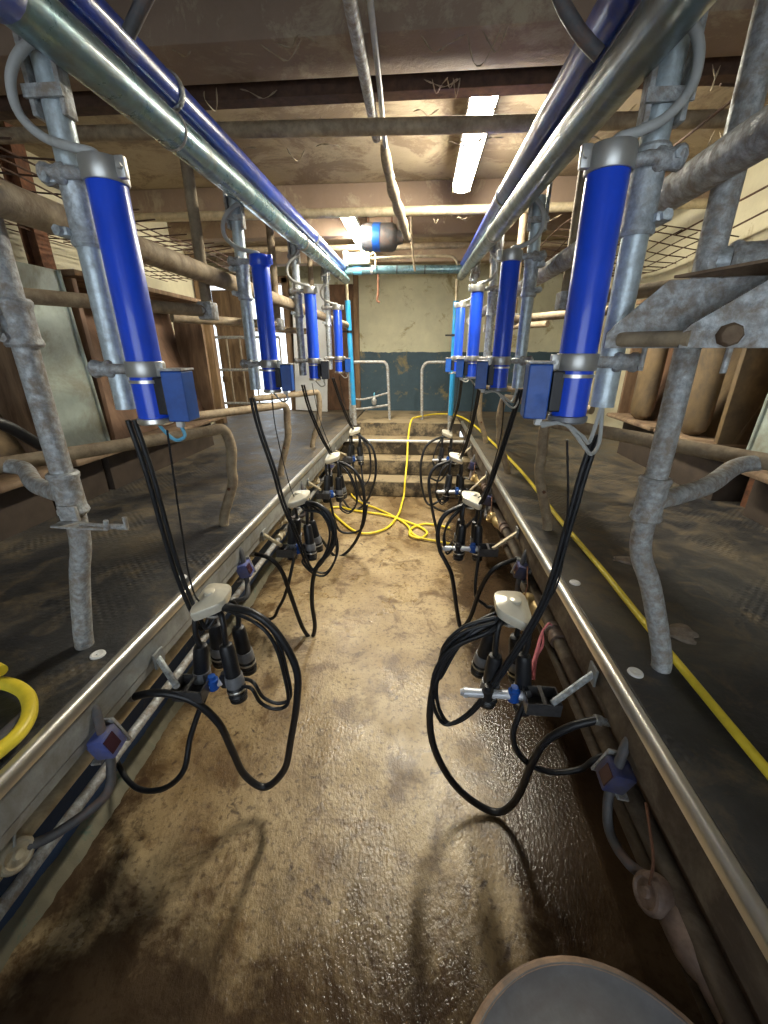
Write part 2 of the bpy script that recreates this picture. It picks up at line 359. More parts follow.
# hose runs, metres
HOSES = {
  'L1': {
    'milk_hose': [(-0.585, 1.02, 0.827), (-0.507, 1.012, 0.841), (-0.428, 1.005, 0.775), (-0.372, 0.997, 0.641), (-0.377, 0.989, 0.51), (-0.412, 0.982, 0.328), (-0.448, 0.974, 0.181), (-0.527, 0.966, 0.09), (-0.592, 0.958, 0.159), (-0.618, 0.951, 0.296), (-0.638, 0.943, 0.424), (-0.688, 0.935, 0.518), (-0.744, 0.928, 0.56), (-0.821, 0.92, 0.575), (-0.9, 0.918, 0.553)],
    'pulse': [(-0.746, 1.0, 1.435), (-0.737, 1.012, 1.283), (-0.737, 1.024, 1.11), (-0.732, 1.036, 0.939), (-0.711, 1.048, 0.779), (-0.695, 1.06, 0.73)],
    'loop': [(-0.594, 1.02, 0.807), (-0.495, 1.014, 0.814), (-0.436, 1.009, 0.74), (-0.411, 1.003, 0.603), (-0.408, 0.997, 0.499), (-0.451, 0.991, 0.474), (-0.498, 0.986, 0.503), (-0.522, 0.98, 0.573)],
    'drain': [(-0.73, 0.95, 0.521), (-0.733, 0.92, 0.395), (-0.75, 0.87, 0.291), (-0.838, 0.87, 0.19), (-0.96, 0.9, 0.119), (-1.063, 0.95, 0.098)],
    'cord': [(-0.607, 0.93, 1.424), (-0.648, 0.97, 1.168), (-0.682, 1.01, 0.95), (-0.691, 1.05, 0.842)],
  },
  'R1': {
    'milk_hose': [(0.27, 1.07, 0.797), (0.187, 1.06, 0.764), (0.118, 1.05, 0.684), (0.079, 1.04, 0.541), (0.075, 1.03, 0.391), (0.105, 1.02, 0.259), (0.177, 1.01, 0.123), (0.274, 1.0, 0.035), (0.346, 0.99, 0.027), (0.393, 0.98, 0.126), (0.415, 0.97, 0.312), (0.44, 0.96, 0.435), (0.5, 0.95, 0.519), (0.57, 0.944, 0.563)],
    'pulse': [(0.428, 1.0, 1.415), (0.417, 1.005, 1.313), (0.408, 1.009, 1.189), (0.382, 1.014, 0.935), (0.31, 1.018, 0.706), (0.221, 1.023, 0.492), (0.143, 1.027, 0.406), (0.1, 1.032, 0.453), (0.082, 1.036, 0.554), (0.097, 1.041, 0.649), (0.15, 1.045, 0.73), (0.252, 1.05, 0.792)],
    'loop': [(0.273, 1.06, 0.839), (0.2, 1.06, 0.796), (0.147, 1.06, 0.706), (0.101, 1.06, 0.585), (0.105, 1.06, 0.695), (0.164, 1.06, 0.778), (0.259, 1.06, 0.823)],
    'drain': [(0.347, 0.98, 0.534), (0.343, 0.98, 0.432), (0.393, 0.98, 0.32), (0.486, 0.98, 0.272), (0.58, 0.98, 0.297), (0.632, 0.98, 0.361)],
    'cord': [(0.344, 0.95, 1.412), (0.394, 0.993, 1.195), (0.414, 1.037, 0.956), (0.344, 1.08, 0.794)],
  },
  'L2': {
    'milk_hose': [(-0.607, 2.0, 0.806), (-0.526, 1.992, 0.829), (-0.461, 1.985, 0.77), (-0.437, 1.977, 0.66), (-0.468, 1.969, 0.564), (-0.54, 1.962, 0.476), (-0.574, 1.954, 0.38), (-0.588, 1.946, 0.227), (-0.579, 1.938, 0.069), (-0.607, 1.931, -0.015), (-0.654, 1.923, 0.076), (-0.704, 1.915, 0.31), (-0.739, 1.908, 0.465), (-0.797, 1.9, 0.542), (-0.9, 1.956, 0.533)],
    'pulse': [(-0.786, 1.9, 1.398), (-0.769, 1.91, 1.245), (-0.724, 1.92, 1.036), (-0.697, 1.93, 0.864), (-0.641, 1.94, 0.658), (-0.585, 1.95, 0.461), (-0.54, 1.96, 0.47), (-0.48, 1.97, 0.569), (-0.459, 1.98, 0.689), (-0.506, 1.99, 0.784), (-0.597, 2.0, 0.795)],
    'loop': [(-0.597, 2.0, 0.795), (-0.516, 1.992, 0.801), (-0.448, 1.983, 0.687), (-0.43, 1.975, 0.55), (-0.493, 1.967, 0.423), (-0.566, 1.958, 0.431), (-0.622, 1.95, 0.51)],
    'drain': [(-0.716, 1.9, 0.502), (-0.72, 1.917, 0.335), (-0.786, 1.933, 0.197), (-0.87, 1.95, 0.093)],
    'cord': [(-0.688, 1.9, 1.408), (-0.703, 1.95, 1.239), (-0.682, 2.0, 0.964), (-0.664, 2.05, 0.833)],
  },
  'R2': {
    'milk_hose': [(0.26, 2.1, 0.784), (0.172, 2.085, 0.763), (0.132, 2.07, 0.664), (0.148, 2.055, 0.553), (0.185, 2.04, 0.485), (0.224, 2.025, 0.397), (0.266, 2.01, 0.176), (0.295, 1.995, 0.075), (0.34, 1.98, 0.153), (0.382, 1.965, 0.37), (0.443, 1.95, 0.509), (0.57, 2.012, 0.537)],
    'pulse': [(0.453, 1.9, 1.443), (0.444, 1.955, 1.321), (0.416, 2.01, 1.115), (0.376, 2.065, 0.893), (0.339, 2.12, 0.79)],
    'loop': [(0.272, 2.1, 0.778), (0.197, 2.087, 0.726), (0.168, 2.075, 0.632), (0.189, 2.062, 0.538), (0.22, 2.05, 0.571)],
    'drain': [(0.362, 2.0, 0.471), (0.358, 2.0, 0.32), (0.416, 2.0, 0.241), (0.486, 2.0, 0.225)],
    'cord': [(0.382, 1.9, 1.421), (0.408, 2.01, 1.196), (0.374, 2.12, 0.886)],
  },
  'L3': {
    'milk_hose': [(-0.627, 3.0, 0.795), (-0.493, 2.994, 0.752), (-0.417, 2.987, 0.6), (-0.412, 2.981, 0.38), (-0.465, 2.975, 0.175), (-0.57, 2.969, 0.025), (-0.664, 2.963, -0.004), (-0.766, 2.956, 0.145), (-0.841, 2.95, 0.263), (-0.9, 2.834, 0.373)],
    'pulse': [(-0.803, 2.85, 1.387), (-0.783, 2.917, 1.209), (-0.722, 2.983, 0.993), (-0.674, 3.05, 0.854)],
    'loop': [(-0.612, 3.0, 0.78), (-0.517, 2.987, 0.704), (-0.465, 2.975, 0.502), (-0.523, 2.963, 0.402), (-0.592, 2.95, 0.439)],
    'drain': [(-0.677, 2.95, 0.375), (-0.632, 2.95, 0.271), (-0.543, 2.95, 0.22), (-0.426, 2.95, 0.27), (-0.382, 2.95, 0.471)],
    'cord': [(-0.738, 2.85, 1.401), (-0.722, 2.95, 1.133), (-0.665, 3.05, 0.87)],
  },
  'L4': {
    'milk_hose': [(-0.593, 4.1, 0.762), (-0.466, 4.08, 0.685), (-0.424, 4.06, 0.434), (-0.489, 4.04, 0.17), (-0.598, 4.02, 0.025), (-0.715, 4.0, 0.028), (-0.9, 4.351, 0.111)],
    'pulse': [(-0.786, 3.8, 1.379), (-0.751, 3.917, 1.172), (-0.691, 4.033, 0.945), (-0.661, 4.15, 0.845)],
    'loop': [(-0.572, 4.1, 0.752), (-0.498, 4.083, 0.652), (-0.489, 4.067, 0.386), (-0.553, 4.05, 0.29)],
    'drain': [(-0.64, 4.05, 0.276), (-0.599, 4.05, 0.141), (-0.491, 4.05, 0.075)],
    'cord': [(-0.729, 3.8, 1.397), (-0.715, 3.975, 1.119), (-0.65, 4.15, 0.866)],
  },
  'R3': {
    'milk_hose': [(0.286, 3.2, 0.779), (0.166, 3.179, 0.741), (0.106, 3.157, 0.627), (0.14, 3.136, 0.391), (0.19, 3.114, 0.192), (0.231, 3.093, 0.043), (0.303, 3.071, 0.085), (0.436, 3.05, 0.284), (0.57, 3.027, 0.447)],
    'pulse': [(0.408, 2.85, 1.395), (0.398, 2.983, 1.142), (0.372, 3.117, 0.906), (0.347, 3.25, 0.776)],
    'loop': [(0.295, 3.2, 0.763), (0.209, 3.188, 0.706), (0.168, 3.175, 0.537), (0.214, 3.163, 0.428), (0.261, 3.15, 0.46)],
    'drain': [(0.369, 3.15, 0.446), (0.34, 3.15, 0.383), (0.234, 3.15, 0.361), (0.123, 3.15, 0.412)],
    'cord': [(0.366, 2.85, 1.42), (0.385, 3.05, 1.132), (0.344, 3.25, 0.818)],
  },
  'R4': {
    'milk_hose': [(0.3, 4.25, 0.778), (0.114, 4.22, 0.696), (0.047, 4.19, 0.496), (0.067, 4.16, 0.237), (0.139, 4.13, 0.053), (0.265, 4.1, 0.114), (0.57, 4.554, 0.232)],
    'pulse': [(0.38, 3.8, 1.393), (0.385, 4.05, 1.121), (0.342, 4.3, 0.833)],
    'loop': [(0.302, 4.25, 0.757), (0.211, 4.233, 0.674), (0.176, 4.217, 0.503), (0.232, 4.2, 0.421)],
    'drain': [(0.308, 4.2, 0.4), (0.27, 4.2, 0.309), (0.151, 4.2, 0.329)],
    'cord': [(0.352, 3.8, 1.41), (0.356, 4.05, 1.12), (0.332, 4.3, 0.833)],
  },
}
YELLOW = [(0.764, 0.571, 0.77), (0.766, 0.651, 0.77), (0.766, 0.874, 0.77), (0.767, 1.189, 0.77), (0.773, 1.529, 0.77), (0.77, 2.032, 0.77), (0.783, 3.007, 0.77), (0.736, 4.12, 0.77), (0.664, 5.243, 0.77), (0.523, 5.845, 0.77), (0.272, 5.923, 0.77), (0.0, 5.5, 0.787), (-0.086, 5.29, 0.768), (-0.115, 5.02, 0.592), (-0.115, 4.75, 0.402), (-0.127, 4.475, 0.212), (-0.134, 4.4, 0.06), (-0.15, 4.225, 0.02), (-0.176, 3.864, 0.02), (-0.283, 3.499, 0.02), (-0.51, 3.388, 0.02), (-0.755, 3.682, 0.02), (-0.909, 3.976, 0.02), (-0.823, 4.043, 0.02), (-0.677, 3.965, 0.02), (-0.312, 3.853, 0.02), (-0.098, 3.711, 0.02), (0.053, 3.574, 0.02), (0.118, 3.44, 0.02), (0.053, 3.325, 0.02), (-0.04, 3.383, 0.02), (-0.024, 3.544, 0.02), (0.092, 3.651, 0.02), (0.209, 3.636, 0.02), (0.342, 3.574, 0.02)]
YELLOW2 = [(-0.593, 5.155, 0.02), (-0.782, 4.874, 0.02), (-0.777, 4.518, 0.02), (-0.626, 4.218, 0.02), (-0.401, 4.018, 0.02), (-0.204, 3.807, 0.02), (-0.075, 3.612, 0.02), (-0.022, 3.428, 0.02), (0.062, 3.326, 0.02), (0.196, 3.275, 0.02), (0.36, 3.208, 0.02)]
YELLOWL = [(-0.916, 0.485, 0.782), (-0.899, 0.553, 0.782), (-0.897, 0.599, 0.782), (-0.924, 0.652, 0.782), (-0.984, 0.703, 0.782), (-1.062, 0.73, 0.782), (-1.123, 0.725, 0.782), (-1.142, 0.703, 0.782)]

# ------------------------------------------------------------------ the setting
DZ = 0.75                                   # deck level
XL, XR = -0.858, 0.570                       # kerb faces
WL, WR = -1.15, 0.83                        # pit walls, set back under the kerbs
Y0, YS, YE, YB = -1.2, 4.48, 5.30, 6.50     # pit start, foot of steps, head of steps, back wall
SL, SR = -2.60, 2.10                        # side walls
CZ = 2.82

def grid_plane(x0, x1, y0, y1, z, nx, ny, amp=0.0):
    bm = bmesh.new(); vs = []
    for j in range(ny + 1):
        for i in range(nx + 1):
            x = x0 + (x1 - x0) * i / nx; y = y0 + (y1 - y0) * j / ny
            h = amp * (math.sin(x * 5.1 + y * 1.7) + math.sin(y * 3.3 - x * 2.2) + 0.6 * math.sin(x * 11 + y * 7)) if amp else 0
            vs.append(bm.verts.new((x, y, z + h)))
    for j in range(ny):
        for i in range(nx):
            a = j * (nx + 1) + i
            bm.faces.new((vs[a], vs[a + 1], vs[a + nx + 2], vs[a + nx + 1]))
    return bm
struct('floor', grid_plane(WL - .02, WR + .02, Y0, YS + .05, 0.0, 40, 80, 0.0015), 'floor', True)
struct('wall_pit_left', BX(((WL - .04), (Y0 + YE) / 2, .36), (.08, YE - Y0, .72)), 'pit_wall_blue')
struct('wall_pit_right', BX(((WR + .04), (Y0 + YE) / 2, .36), (.08, YE - Y0, .72)), 'pit_wall_dark')
# rough mossy fillet where the blue wall meets the floor
bm = bmesh.new(); rows = []
rw, rh, rm = .055, .055, .5
for k in range(481):
    rw = .85 * rw + .15 * (.030 + .05 * random.random()); rh = .85 * rh + .15 * (.03 + .05 * random.random()); rm = .8 * rm + .2 * random.random()
    y = Y0 + (YS - Y0) * k / 480
    w = rw + .008 * math.sin(y * 9); h = rh + .008 * math.sin(y * 5.3)
    rows.append([bm.verts.new(p) for p in ((WL, y, h), (WL + w * (.4 + .4 * rm), y, h * (.4 + .6 * rm)), (WL + w, y, -.004))])
for a, b in zip(rows, rows[1:]):
    for j in (0, 1): bm.faces.new((a[j], a[j + 1], b[j + 1], b[j]))
struct('trim_1', bm, 'moss', True)
# decks: concrete slabs overhanging the pit walls
for side, xi, xo in (('left', XL - .012, SL), ('right', XR + .012, SR)):
    struct('floor_deck_' + side, BX(((xi + xo) / 2, (Y0 - .8 + YB) / 2, (.60 + .735) / 2), (abs(xi - xo), YB - Y0 + .8, .135)), 'deck_side')
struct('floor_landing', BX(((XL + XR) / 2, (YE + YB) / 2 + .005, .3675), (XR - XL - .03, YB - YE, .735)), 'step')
struct('floor_alcove', BX((-3.05, 5.8, .66), (.9, 1.6, .15)), 'deck_side')
struct('floor_rear', BX(((XL + XR) / 2, -1.6, .3675), (XR - XL + .9, .8, .735)), 'deck_side')
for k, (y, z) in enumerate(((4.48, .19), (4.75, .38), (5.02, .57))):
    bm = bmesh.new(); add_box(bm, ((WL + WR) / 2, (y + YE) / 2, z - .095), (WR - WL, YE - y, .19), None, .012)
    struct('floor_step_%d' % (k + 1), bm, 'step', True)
# walls
struct('wall_right', BX((SR + .06, 2.2, 1.7), (.12, 8.8, 2.4)), 'wall_side')
struct('wall_left', BX((SL - .06, 1.55, 1.7), (.12, 7.1, 2.4)), 'wall_side')
struct('wall_alcove_side', BX((-3.46, 5.8, 1.7), (.12, 1.6, 2.4)), 'wall_side')
struct('wall_alcove_front', BX((-3.06, 5.04, 1.7), (.8, .12, 2.4)), 'wall_side')
bm = bmesh.new()                                        # back wall with a doorway at its left end
add_box(bm, ((-1.93 + SR) / 2, YB + .08, 1.75), (SR + 1.93, .16, 2.2))
struct('wall_back', bm, 'wall_back')
struct('wall_back_lintel', BX(((-3.4 - 1.93) / 2, YB + .08, 2.72), (1.47, .16, .28)), 'wall_back')
bm = bmesh.new()
for x in (-1.97, -3.36): add_box(bm, (x, YB - .01, 1.66), (.09, .2, 1.86), None, .006)
add_box(bm, (-2.665, YB - .01, 2.56), (1.48, .2, .09), None, .006)
struct('door_1', bm, 'wood')
bm = bmesh.new()
for i in range(4): add_box(bm, (-3.05 + .12 * i, YB - .02, 1.60), (.115, .04, 1.70), None, .004)
add_box(bm, (-2.87, YB - .05, 1.2), (.48, .02, .09)); add_box(bm, (-2.87, YB - .05, 2.0), (.48, .02, .09))
struct('door_2', bm, 'wood')
bm = bmesh.new()                                        # dark timber lining on the back wall, left of the painted plaster
add_box(bm, (-1.40, YB - .02, 1.62), (.86, .05, 1.76), None, .004)
for x in (-1.80, -1.40, -1.02): add_box(bm, (x, YB - .05, 1.62), (.05, .03, 1.76), None, .004)
struct('wall_back_boarding', bm, 'bin_brown')
bm = bmesh.new(); add_box(bm, (-.945, YB - .03, 1.70), (.07, .08, 1.92), None, .006); struct('trim_2', bm, 'wood')
# rear wall, behind the photographer, with a wide open doorway
bm = bmesh.new()
add_box(bm, (-2.05, -2.06, 1.7), (1.3, .12, 2.4)); add_box(bm, (1.65, -2.06, 1.7), (1.1, .12, 2.4)); add_box(bm, (-.15, -2.06, 2.70), (2.5, .12, .40))
struct('wall_rear', bm, 'wall_side')
# ceiling: boarded slab on cross joists
struct('ceiling', BX(((-3.5 + SR) / 2, 2.25, CZ + .06), (SR + 3.5, 8.8, .12)), 'ceiling')
for k, (y, w, h) in enumerate(((.55, .22, .20), (2.02, .24, .19), (3.86, .14, .17), (4.72, .14, .15), (5.75, .16, .2))):
    bm = bmesh.new(); add_box(bm, ((SL + SR) / 2, y, CZ - h / 2), (SR - SL, w, h), None, .012)
    struct('ceiling_joist_%d' % (k + 1), bm, 'joist', True)
bm = bmesh.new()                                        # dark steel channel along the joist
add_box(bm, (-.25, 2.19, CZ - .15), (SR - SL - .01, .012, .13)); add_box(bm, (-.25, 2.22, CZ - .21), (SR - SL - .01, .07, .012)); add_box(bm, (-.25, 2.22, CZ - .09), (SR - SL - .01, .07, .012))
struct('ceiling_beam', bm, 'rust_thin')
# stainless kerb edges and the panels under them
for k, (x, s) in enumerate(((XL, -1), (XR, 1))):
    bm = bmesh.new()
    prof = [(0.003, .716), (-.004, .722), (-.004, .744), (.002, .754), (.010, .758), (.022, .757), (.027, .752), (.027, .743), (.018, .744), (.010, .738), (.009, .720)]
    poly = [V(x + s * a, Y0, z) for a, z in prof]
    add_prism(bm, poly, (0, YE - Y0 + .12, 0))
    struct('trim_%d' % (3 + k), bm, 'steel', True)
    bm = bmesh.new()
    add_prism(bm, [V(x + s * a, Y0, z) for a, z in ((.006, .717), (.012, .717), (.012, .640), (.020, .632), (.020, .612), (.050, .600), (.050, .590), (.010, .600), (.010, .628), (.003, .638))], (0, YE - Y0 + .06, 0))
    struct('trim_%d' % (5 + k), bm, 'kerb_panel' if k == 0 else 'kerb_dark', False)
# rubber matting on both decks
for name, x0, x1, lab in (('rubber_mat', XL - .030, SL + .005, 'black studded rubber mat covering the left standing deck'), ('rubber_mat', XR + .030, SR - .005, 'black studded rubber mat covering the right standing deck under the yellow hose')):
    bm = bmesh.new(); add_box(bm, ((x0 + x1) / 2, (Y0 + YE) / 2 + .3, .7425), (abs(x1 - x0), YE - Y0 + .6, .015), None, .004)
    tag(obj(name, bm, 'mat', None, False, ((x0 + x1) / 2, (Y0 + YE) / 2, .735)), lab, 'mat', 'rubber deck mats')
for x, y, lab in ((-.941, .886, 'round white mat fixing beside the nearest left kinked post'), (-.935, 1.334, 'round white mat fixing on the left mat edge, farther one'),
                  (.640, .945, 'round white mat fixing beside the nearest right kinked post'), (.640, 1.426, 'round white mat fixing on the right mat edge, farther one')):
    bm = bmesh.new(); add_lathe(bm, (x, y, .750), (0, 0, 1), [(0, .021), (.004, .020), (.006, .015), (.004, .010), (.004, .004), (.007, .0035), (.007, 0)], 20)
    tag(obj('mat_fixing', bm, 'white', None, True, (x, y, .75)), lab, 'fixing', 'mat fixings')
# dried dung on the right mat
for x, y, r, lab in ((.93, 1.64, .035, 'small lump of dried dung on the right mat, the farther one'), (.86, 1.14, .045, 'flattened dried dung behind the nearest right kinked post')):
    bm = bmesh.new(); bmesh.ops.create_icosphere(bm, subdivisions=3, radius=r)
    for v in bm.verts:
        k = 1 + .35 * math.sin(v.co.x * 90 + v.co.y * 60) * math.cos(v.co.y * 80)
        v.co = Vector((v.co.x * 1.5 * k, v.co.y * k, abs(v.co.z) * .32 * k))
    tag(obj('dung_pat', bm, 'dung', None, True, None), lab, 'dung', 'dung on the right mat').location = (x, y, .749)

# ------------------------------------------------------------------ overhead pipes
def pipe(name, label, cat, pts, r, mat, group=None, seg=20, smooth=0, flange=(), fl_mat=None):
    o = obj(name, T(pts, r, seg, smooth), mat, None, True, tuple(pts[0]))
    tag(o, label, cat, group)
    for t, rr, ln, m in flange:
        p = lerp(pts[0], pts[-1], t); d = (Vector(pts[-1]) - Vector(pts[0])).normalized()
        bm = bmesh.new(); add_lathe(bm, p - d * ln / 2, d, [(0, r), (0, rr - .003), (.004, rr), (ln - .004, rr), (ln, rr - .003), (ln, r)], 20)
        obj('coupling', bm, m, o)
    return o
def ext(a, b, y):
    a = Vector(a); b = Vector(b); return a + (b - a) * ((y - a.y) / (b.y - a.y))
LP = ((-.665, .95, 2.13), (-.822, 4.9, 2.323)); LB = ((-.740, 1.3, 2.270), (-.861, 4.9, 2.436))
RP = ((.358, .95, 2.081), (.407, 4.9, 2.345)); RB = ((.343, 1.0925, 2.190), (.43, 4.9, 2.454))
lp = [ext(*LP, -.3), ext(*LP, 4.9)]; lb = [ext(*LB, -.3), ext(*LB, 4.9)]
rp = [ext(*RP, -.3), ext(*RP, 4.9)]; rb = [ext(*RB, -.3), ext(*RB, 4.9)]
for q in (lb[0], lb[1]): q.x += .02
pipe('milk_pipe', 'shiny grey-green overhead pipe above the left row of blue cylinders, lower of its pair', 'pipe', lp, .042, 'teal_pipe', 'long overhead pipes', flange=((.155, .047, .62, 'blue_pipe'), (.31, .045, .012, 'galv_dirty'), (.60, .046, .02, 'galv_dirty')))
pipe('vacuum_pipe', 'glossy blue overhead pipe on the left, upper of its pair', 'pipe', lb, .040, 'blue_pipe', 'long overhead pipes', flange=((.33, .047, .02, 'galv_dirty'), (.7, .047, .025, 'galv_dirty')))
pipe('milk_pipe', 'dark dusty overhead pipe above the right row of blue cylinders, lower of its pair', 'pipe', rp, .042, 'dark_pipe', 'long overhead pipes', flange=((.145, .047, .56, 'blue_pipe'), (.55, .046, .02, 'galv_dirty')))
pipe('vacuum_pipe', 'blue overhead pipe on the right, inner and upper of its pair', 'pipe', rb, .040, 'blue_pipe', 'long overhead pipes', flange=((.5, .045, .02, 'galv_dirty'),))
pipe('cross_pipe', 'teal cross pipe joining both overhead pipes before the back wall', 'pipe', [V(-.84, 4.86, 2.41), V(.43, 4.86, 2.40)], .040, 'teal_pipe', None, flange=((.12, .046, .09, 'cable_blue'), (.24, .046, .03, 'galv_dirty'), (.45, .043, .012, 'black_paint'), (.68, .043, .012, 'black_paint')))
pipe('wash_pipe', 'thin pale pipe running just above the teal cross pipe', 'pipe', [V(-.55, 4.80, 2.50), V(-.2, 4.80, 2.51), V(.22, 4.80, 2.51), V(.32, 4.80, 2.49), V(.36, 4.8, 2.43)], .014, 'cream_pipe', None, 12, 5)
pipe('roof_pipe', 'dusty galvanised pipe slung across under the ceiling in front of the large light', 'pipe', [V(SL + .01, 2.2, 2.535), V(SR - .01, 2.2, 2.462)], .029, 'dusty', 'cross pipes under the ceiling')
pipe('roof_pipe', 'tan pipe slung across under the ceiling behind the large light', 'pipe', [V(SL + .01, 3.62, 2.585), V(SR - .01, 3.62, 2.575)], .030, 'cream_pipe', 'cross pipes under the ceiling')
pipe('roof_pipe', 'dim tan pipe across under the ceiling nearest the back wall', 'pipe', [V(SL + .01, 4.9, 2.62), V(SR - .01, 4.9, 2.62)], .026, 'dusty', 'cross pipes under the ceiling')
# light-blue uprights at the head of the pit
for top, bot, lab in ((V(-.835, 5.0, 2.33), V(-.80, 5.1, .735), 'light-blue upright pipe at the far end of the left kerb'), (V(.375, 4.98, 2.33), V(.405, 5.1, .60), 'light-blue upright pipe at the far end of the right kerb')):
    a = lerp(top, bot, .12); b = lerp(top, bot, .84)
    root = thing('upright_pipe', lab, 'pipe', tuple(bot), 'light-blue uprights')
    obj('shaft', T([a, b], .030, 16), 'light_blue', root)
    obj('lower_end', T([b, bot], .0305, 16), 'galv_dirty', root)
    obj('upper_end', T([top, a], .016, 12), 'cream_pipe', root)
    bm = bmesh.new(); p = lerp(top, bot, .32); add_lathe(bm, p - V(0, 0, .012), (0, 0, 1), [(0, .033), (0, .036), (.024, .036), (.024, .033)], 16); add_box(bm, p + V(-.06, 0, 0), (.09, .012, .018)); obj('clip', bm, 'black_paint', root)

# ------------------------------------------------------------------ stalls: posts and rails
PL = (.925, 1.864, 2.794, 3.743); PR = (1.004, 1.95, 2.987, 4.066)
ORD = ('nearest', 'second', 'third', 'farthest')
def sleeve(bm, c, axis, ln, r):
    A = Vector(axis).normalized()
    add_lathe(bm, Vector(c) - A * ln / 2, A, [(0, r - .006), (0, r), (.006, r + .004), (.014, r + .003), (.02, r), (ln - .02, r), (ln - .014, r + .003), (ln - .006, r + .004), (ln, r), (ln, r - .006)], 18)
def bolt(bm, c, axis, r=.011, h=.012):
    add_lathe(bm, c, axis, [(0, r), (h, r), (h, 0)], 6)
for side, ys, xp, s in (('left', PL, -.912, -1), ('right', PR, .592, 1)):
    D = V(s * .52, -.854, 0)                              # herringbone direction
    # the long upper rail behind the posts
    zr = 1.887 if s < 0 else 1.920
    xr = xp - s * .060
    pipe('rump_rail', 'thick dusty rail running along the %s stall posts at head height' % side, 'rail', [V(xr, -.4, zr), V(xr, 5.0, zr)], .034, 'dusty' if s < 0 else 'galv_dirty', 'long stall rails')
    # nearest post: a full-height kinked post with two sleeves and its branches
    y = ys[0]
    kick = [V(xp + s * .105, y, .735), V(xp + s * .095, y, .80), V(xp + s * .045, y, 1.0), V(xp + s * .012, y, 1.10), V(xp, y, 1.2), V(xp, y, 1.35), V(xp - s * .012, y, 2.0), V(xp - s * .02, y, CZ)]
    if s > 0:
        for q in (0, 1): kick[q].x += .028; kick[q].y -= .03
        kick[2].x += .012; kick[2].y -= .01
    root = thing('stall_post', 'galvanised kinked stall post nearest on the %s deck, reaching the roof' % side, 'post', tuple(kick[0]), 'stall posts')
    obj('shaft', T(kick, .0255, 16, 5), 'galv_dirty', root)
    bm = bmesh.new(); sleeve(bm, (xp, y, 1.255), (0, 0, 1), .115, .033); obj('sleeve', bm, 'galv_dirty', root)
    bm = bmesh.new(); sleeve(bm, (xp - s * .006, y, 1.66), (0, 0, 1), .10, .034); bolt(bm, V(xp - s * .0, y - .032, 1.68), (0, -1, 0)); bolt(bm, V(xp, y - .032, 1.63), (0, -1, 0)); obj('sleeve', bm, 'galv_dirty', root)
    j = V(xp, ys[1], 1.255 if s < 0 else 1.295) + D * 0.76                     # where the branch meets the lower rail
    br = [V(xp, y, 1.245), lerp((xp, y, 1.25), j, .45) + V(s * .015, -.03, -.012), lerp((xp, y, 1.25), j, .85) + V(s * .015, -.02, -.006), j + D * .06]
    obj('branch', T(br, .024, 14, 6), 'galv_dirty', root)
    up = [V(xp, y, 1.66), V(xp, y, 1.66) + D * .25, V(xp, y, 1.66) + D * .9] if s < 0 else [V(xp, y, 1.77), V(xp + .2, y - .06, 1.765), V(xp + .9, y - .5, 1.765)]
    obj('branch', T(up, .028, 14), 'galv', root)
    bm = bmesh.new(); sleeve(bm, lerp(up[0], up[1], .28), up[1] - up[0], .07, .034); obj('branch_collar', bm, 'galv_dirty', root)
    if s < 0:
        bm = bmesh.new()                                  # flat hook plate low on the left post
        add_box(bm, (xp + .012, y - .03, 1.205), (.05, .012, .05), None, .003)
        add_prism(bm, [V(xp - .01, y - .036, 1.185), V(xp + .06, y - .036, 1.185), V(xp + .145, y - .05, 1.183), V(xp + .145, y - .07, 1.183), V(xp + .06, y - .075, 1.185), V(xp - .01, y - .07, 1.185)], (0, 0, .005))
        add_tube(bm, [V(xp + .06, y - .055, 1.188), V(xp + .185, y - .055, 1.188), V(xp + .185, y - .055, 1.215)], .006, 8)
        add_tube(bm, [V(xp + .14, y - .068, 1.188), V(xp + .145, y - .069, 1.21)], .006, 8)
        obj('hook_plate', bm, 'galv_dirty', root)
    # the further kinked legs, each bending over into its slanted lower rail
    for k in (1, 2, 3):
        y = ys[k]; zt = 1.26 if s < 0 else 1.30
        h = V(xp, y, zt)
        wob = .008 * math.sin(k * 2.1)
        pts = [V(xp + s * .09, y, .735), V(xp + s * .085, y, .80), V(xp + s * .02 + wob, y, .98), V(xp + s * .008, y, 1.06), V(xp + wob, y, 1.15), h - V(0, 0, .035) + D * .004, h + D * .03, h + D * .09, h + D * .4, h + D * (1.35 if k == 1 else .72)]
        zz = 'with a rusty foot' if False else ''
        lab = '%s kinked leg from the viewer on the %s deck, bending into a slanted rail' % (ORD[k], side)
        o = obj('kinked_leg_rail', T(pts, .0245, 14, 5), 'dusty' if k else 'galv_dirty', None, True, tuple(pts[0]))
        tag(o, lab, 'rail', 'kinked leg rails')
        bm = bmesh.new(); bolt(bm, V(xp + s * .03 + wob, y - .024, .96), (0, -1, 0), .008, .008); obj('bolt', bm, 'rust', o)
        # hanger pole from the roof, carrying the slanted middle rail
        zm = 1.765 if s < 0 else 1.80
        yp = y + .005; zt2 = ext(*(lp if s < 0 else rp), y).z + .16
        root = thing('hanger_pole', '%s tan roof pole from the viewer above the %s stalls, with slanted rail' % (ORD[k], side), 'pole', (xp + s * .01, yp, zt2), 'roof poles')
        obj('pole', T([V(xp + s * .012, yp, zt2), V(xp + s * .012, yp, zm - .03)], .0225, 14), 'dusty', root)
        m0 = V(xp + s * .012, yp, zm)
        obj('slanted_rail', T([m0 + D * (-.02), m0 + D * (1.5 if k == 1 else .7)], .0235, 14), 'dusty', root)
        bm = bmesh.new(); add_box(bm, m0 + V(0, .0, 0), (.065, .07, .07), None, .008); bolt(bm, m0 + V(0, -.035, 0), (0, -1, 0)); obj('clamp', bm, 'galv_dirty', root)

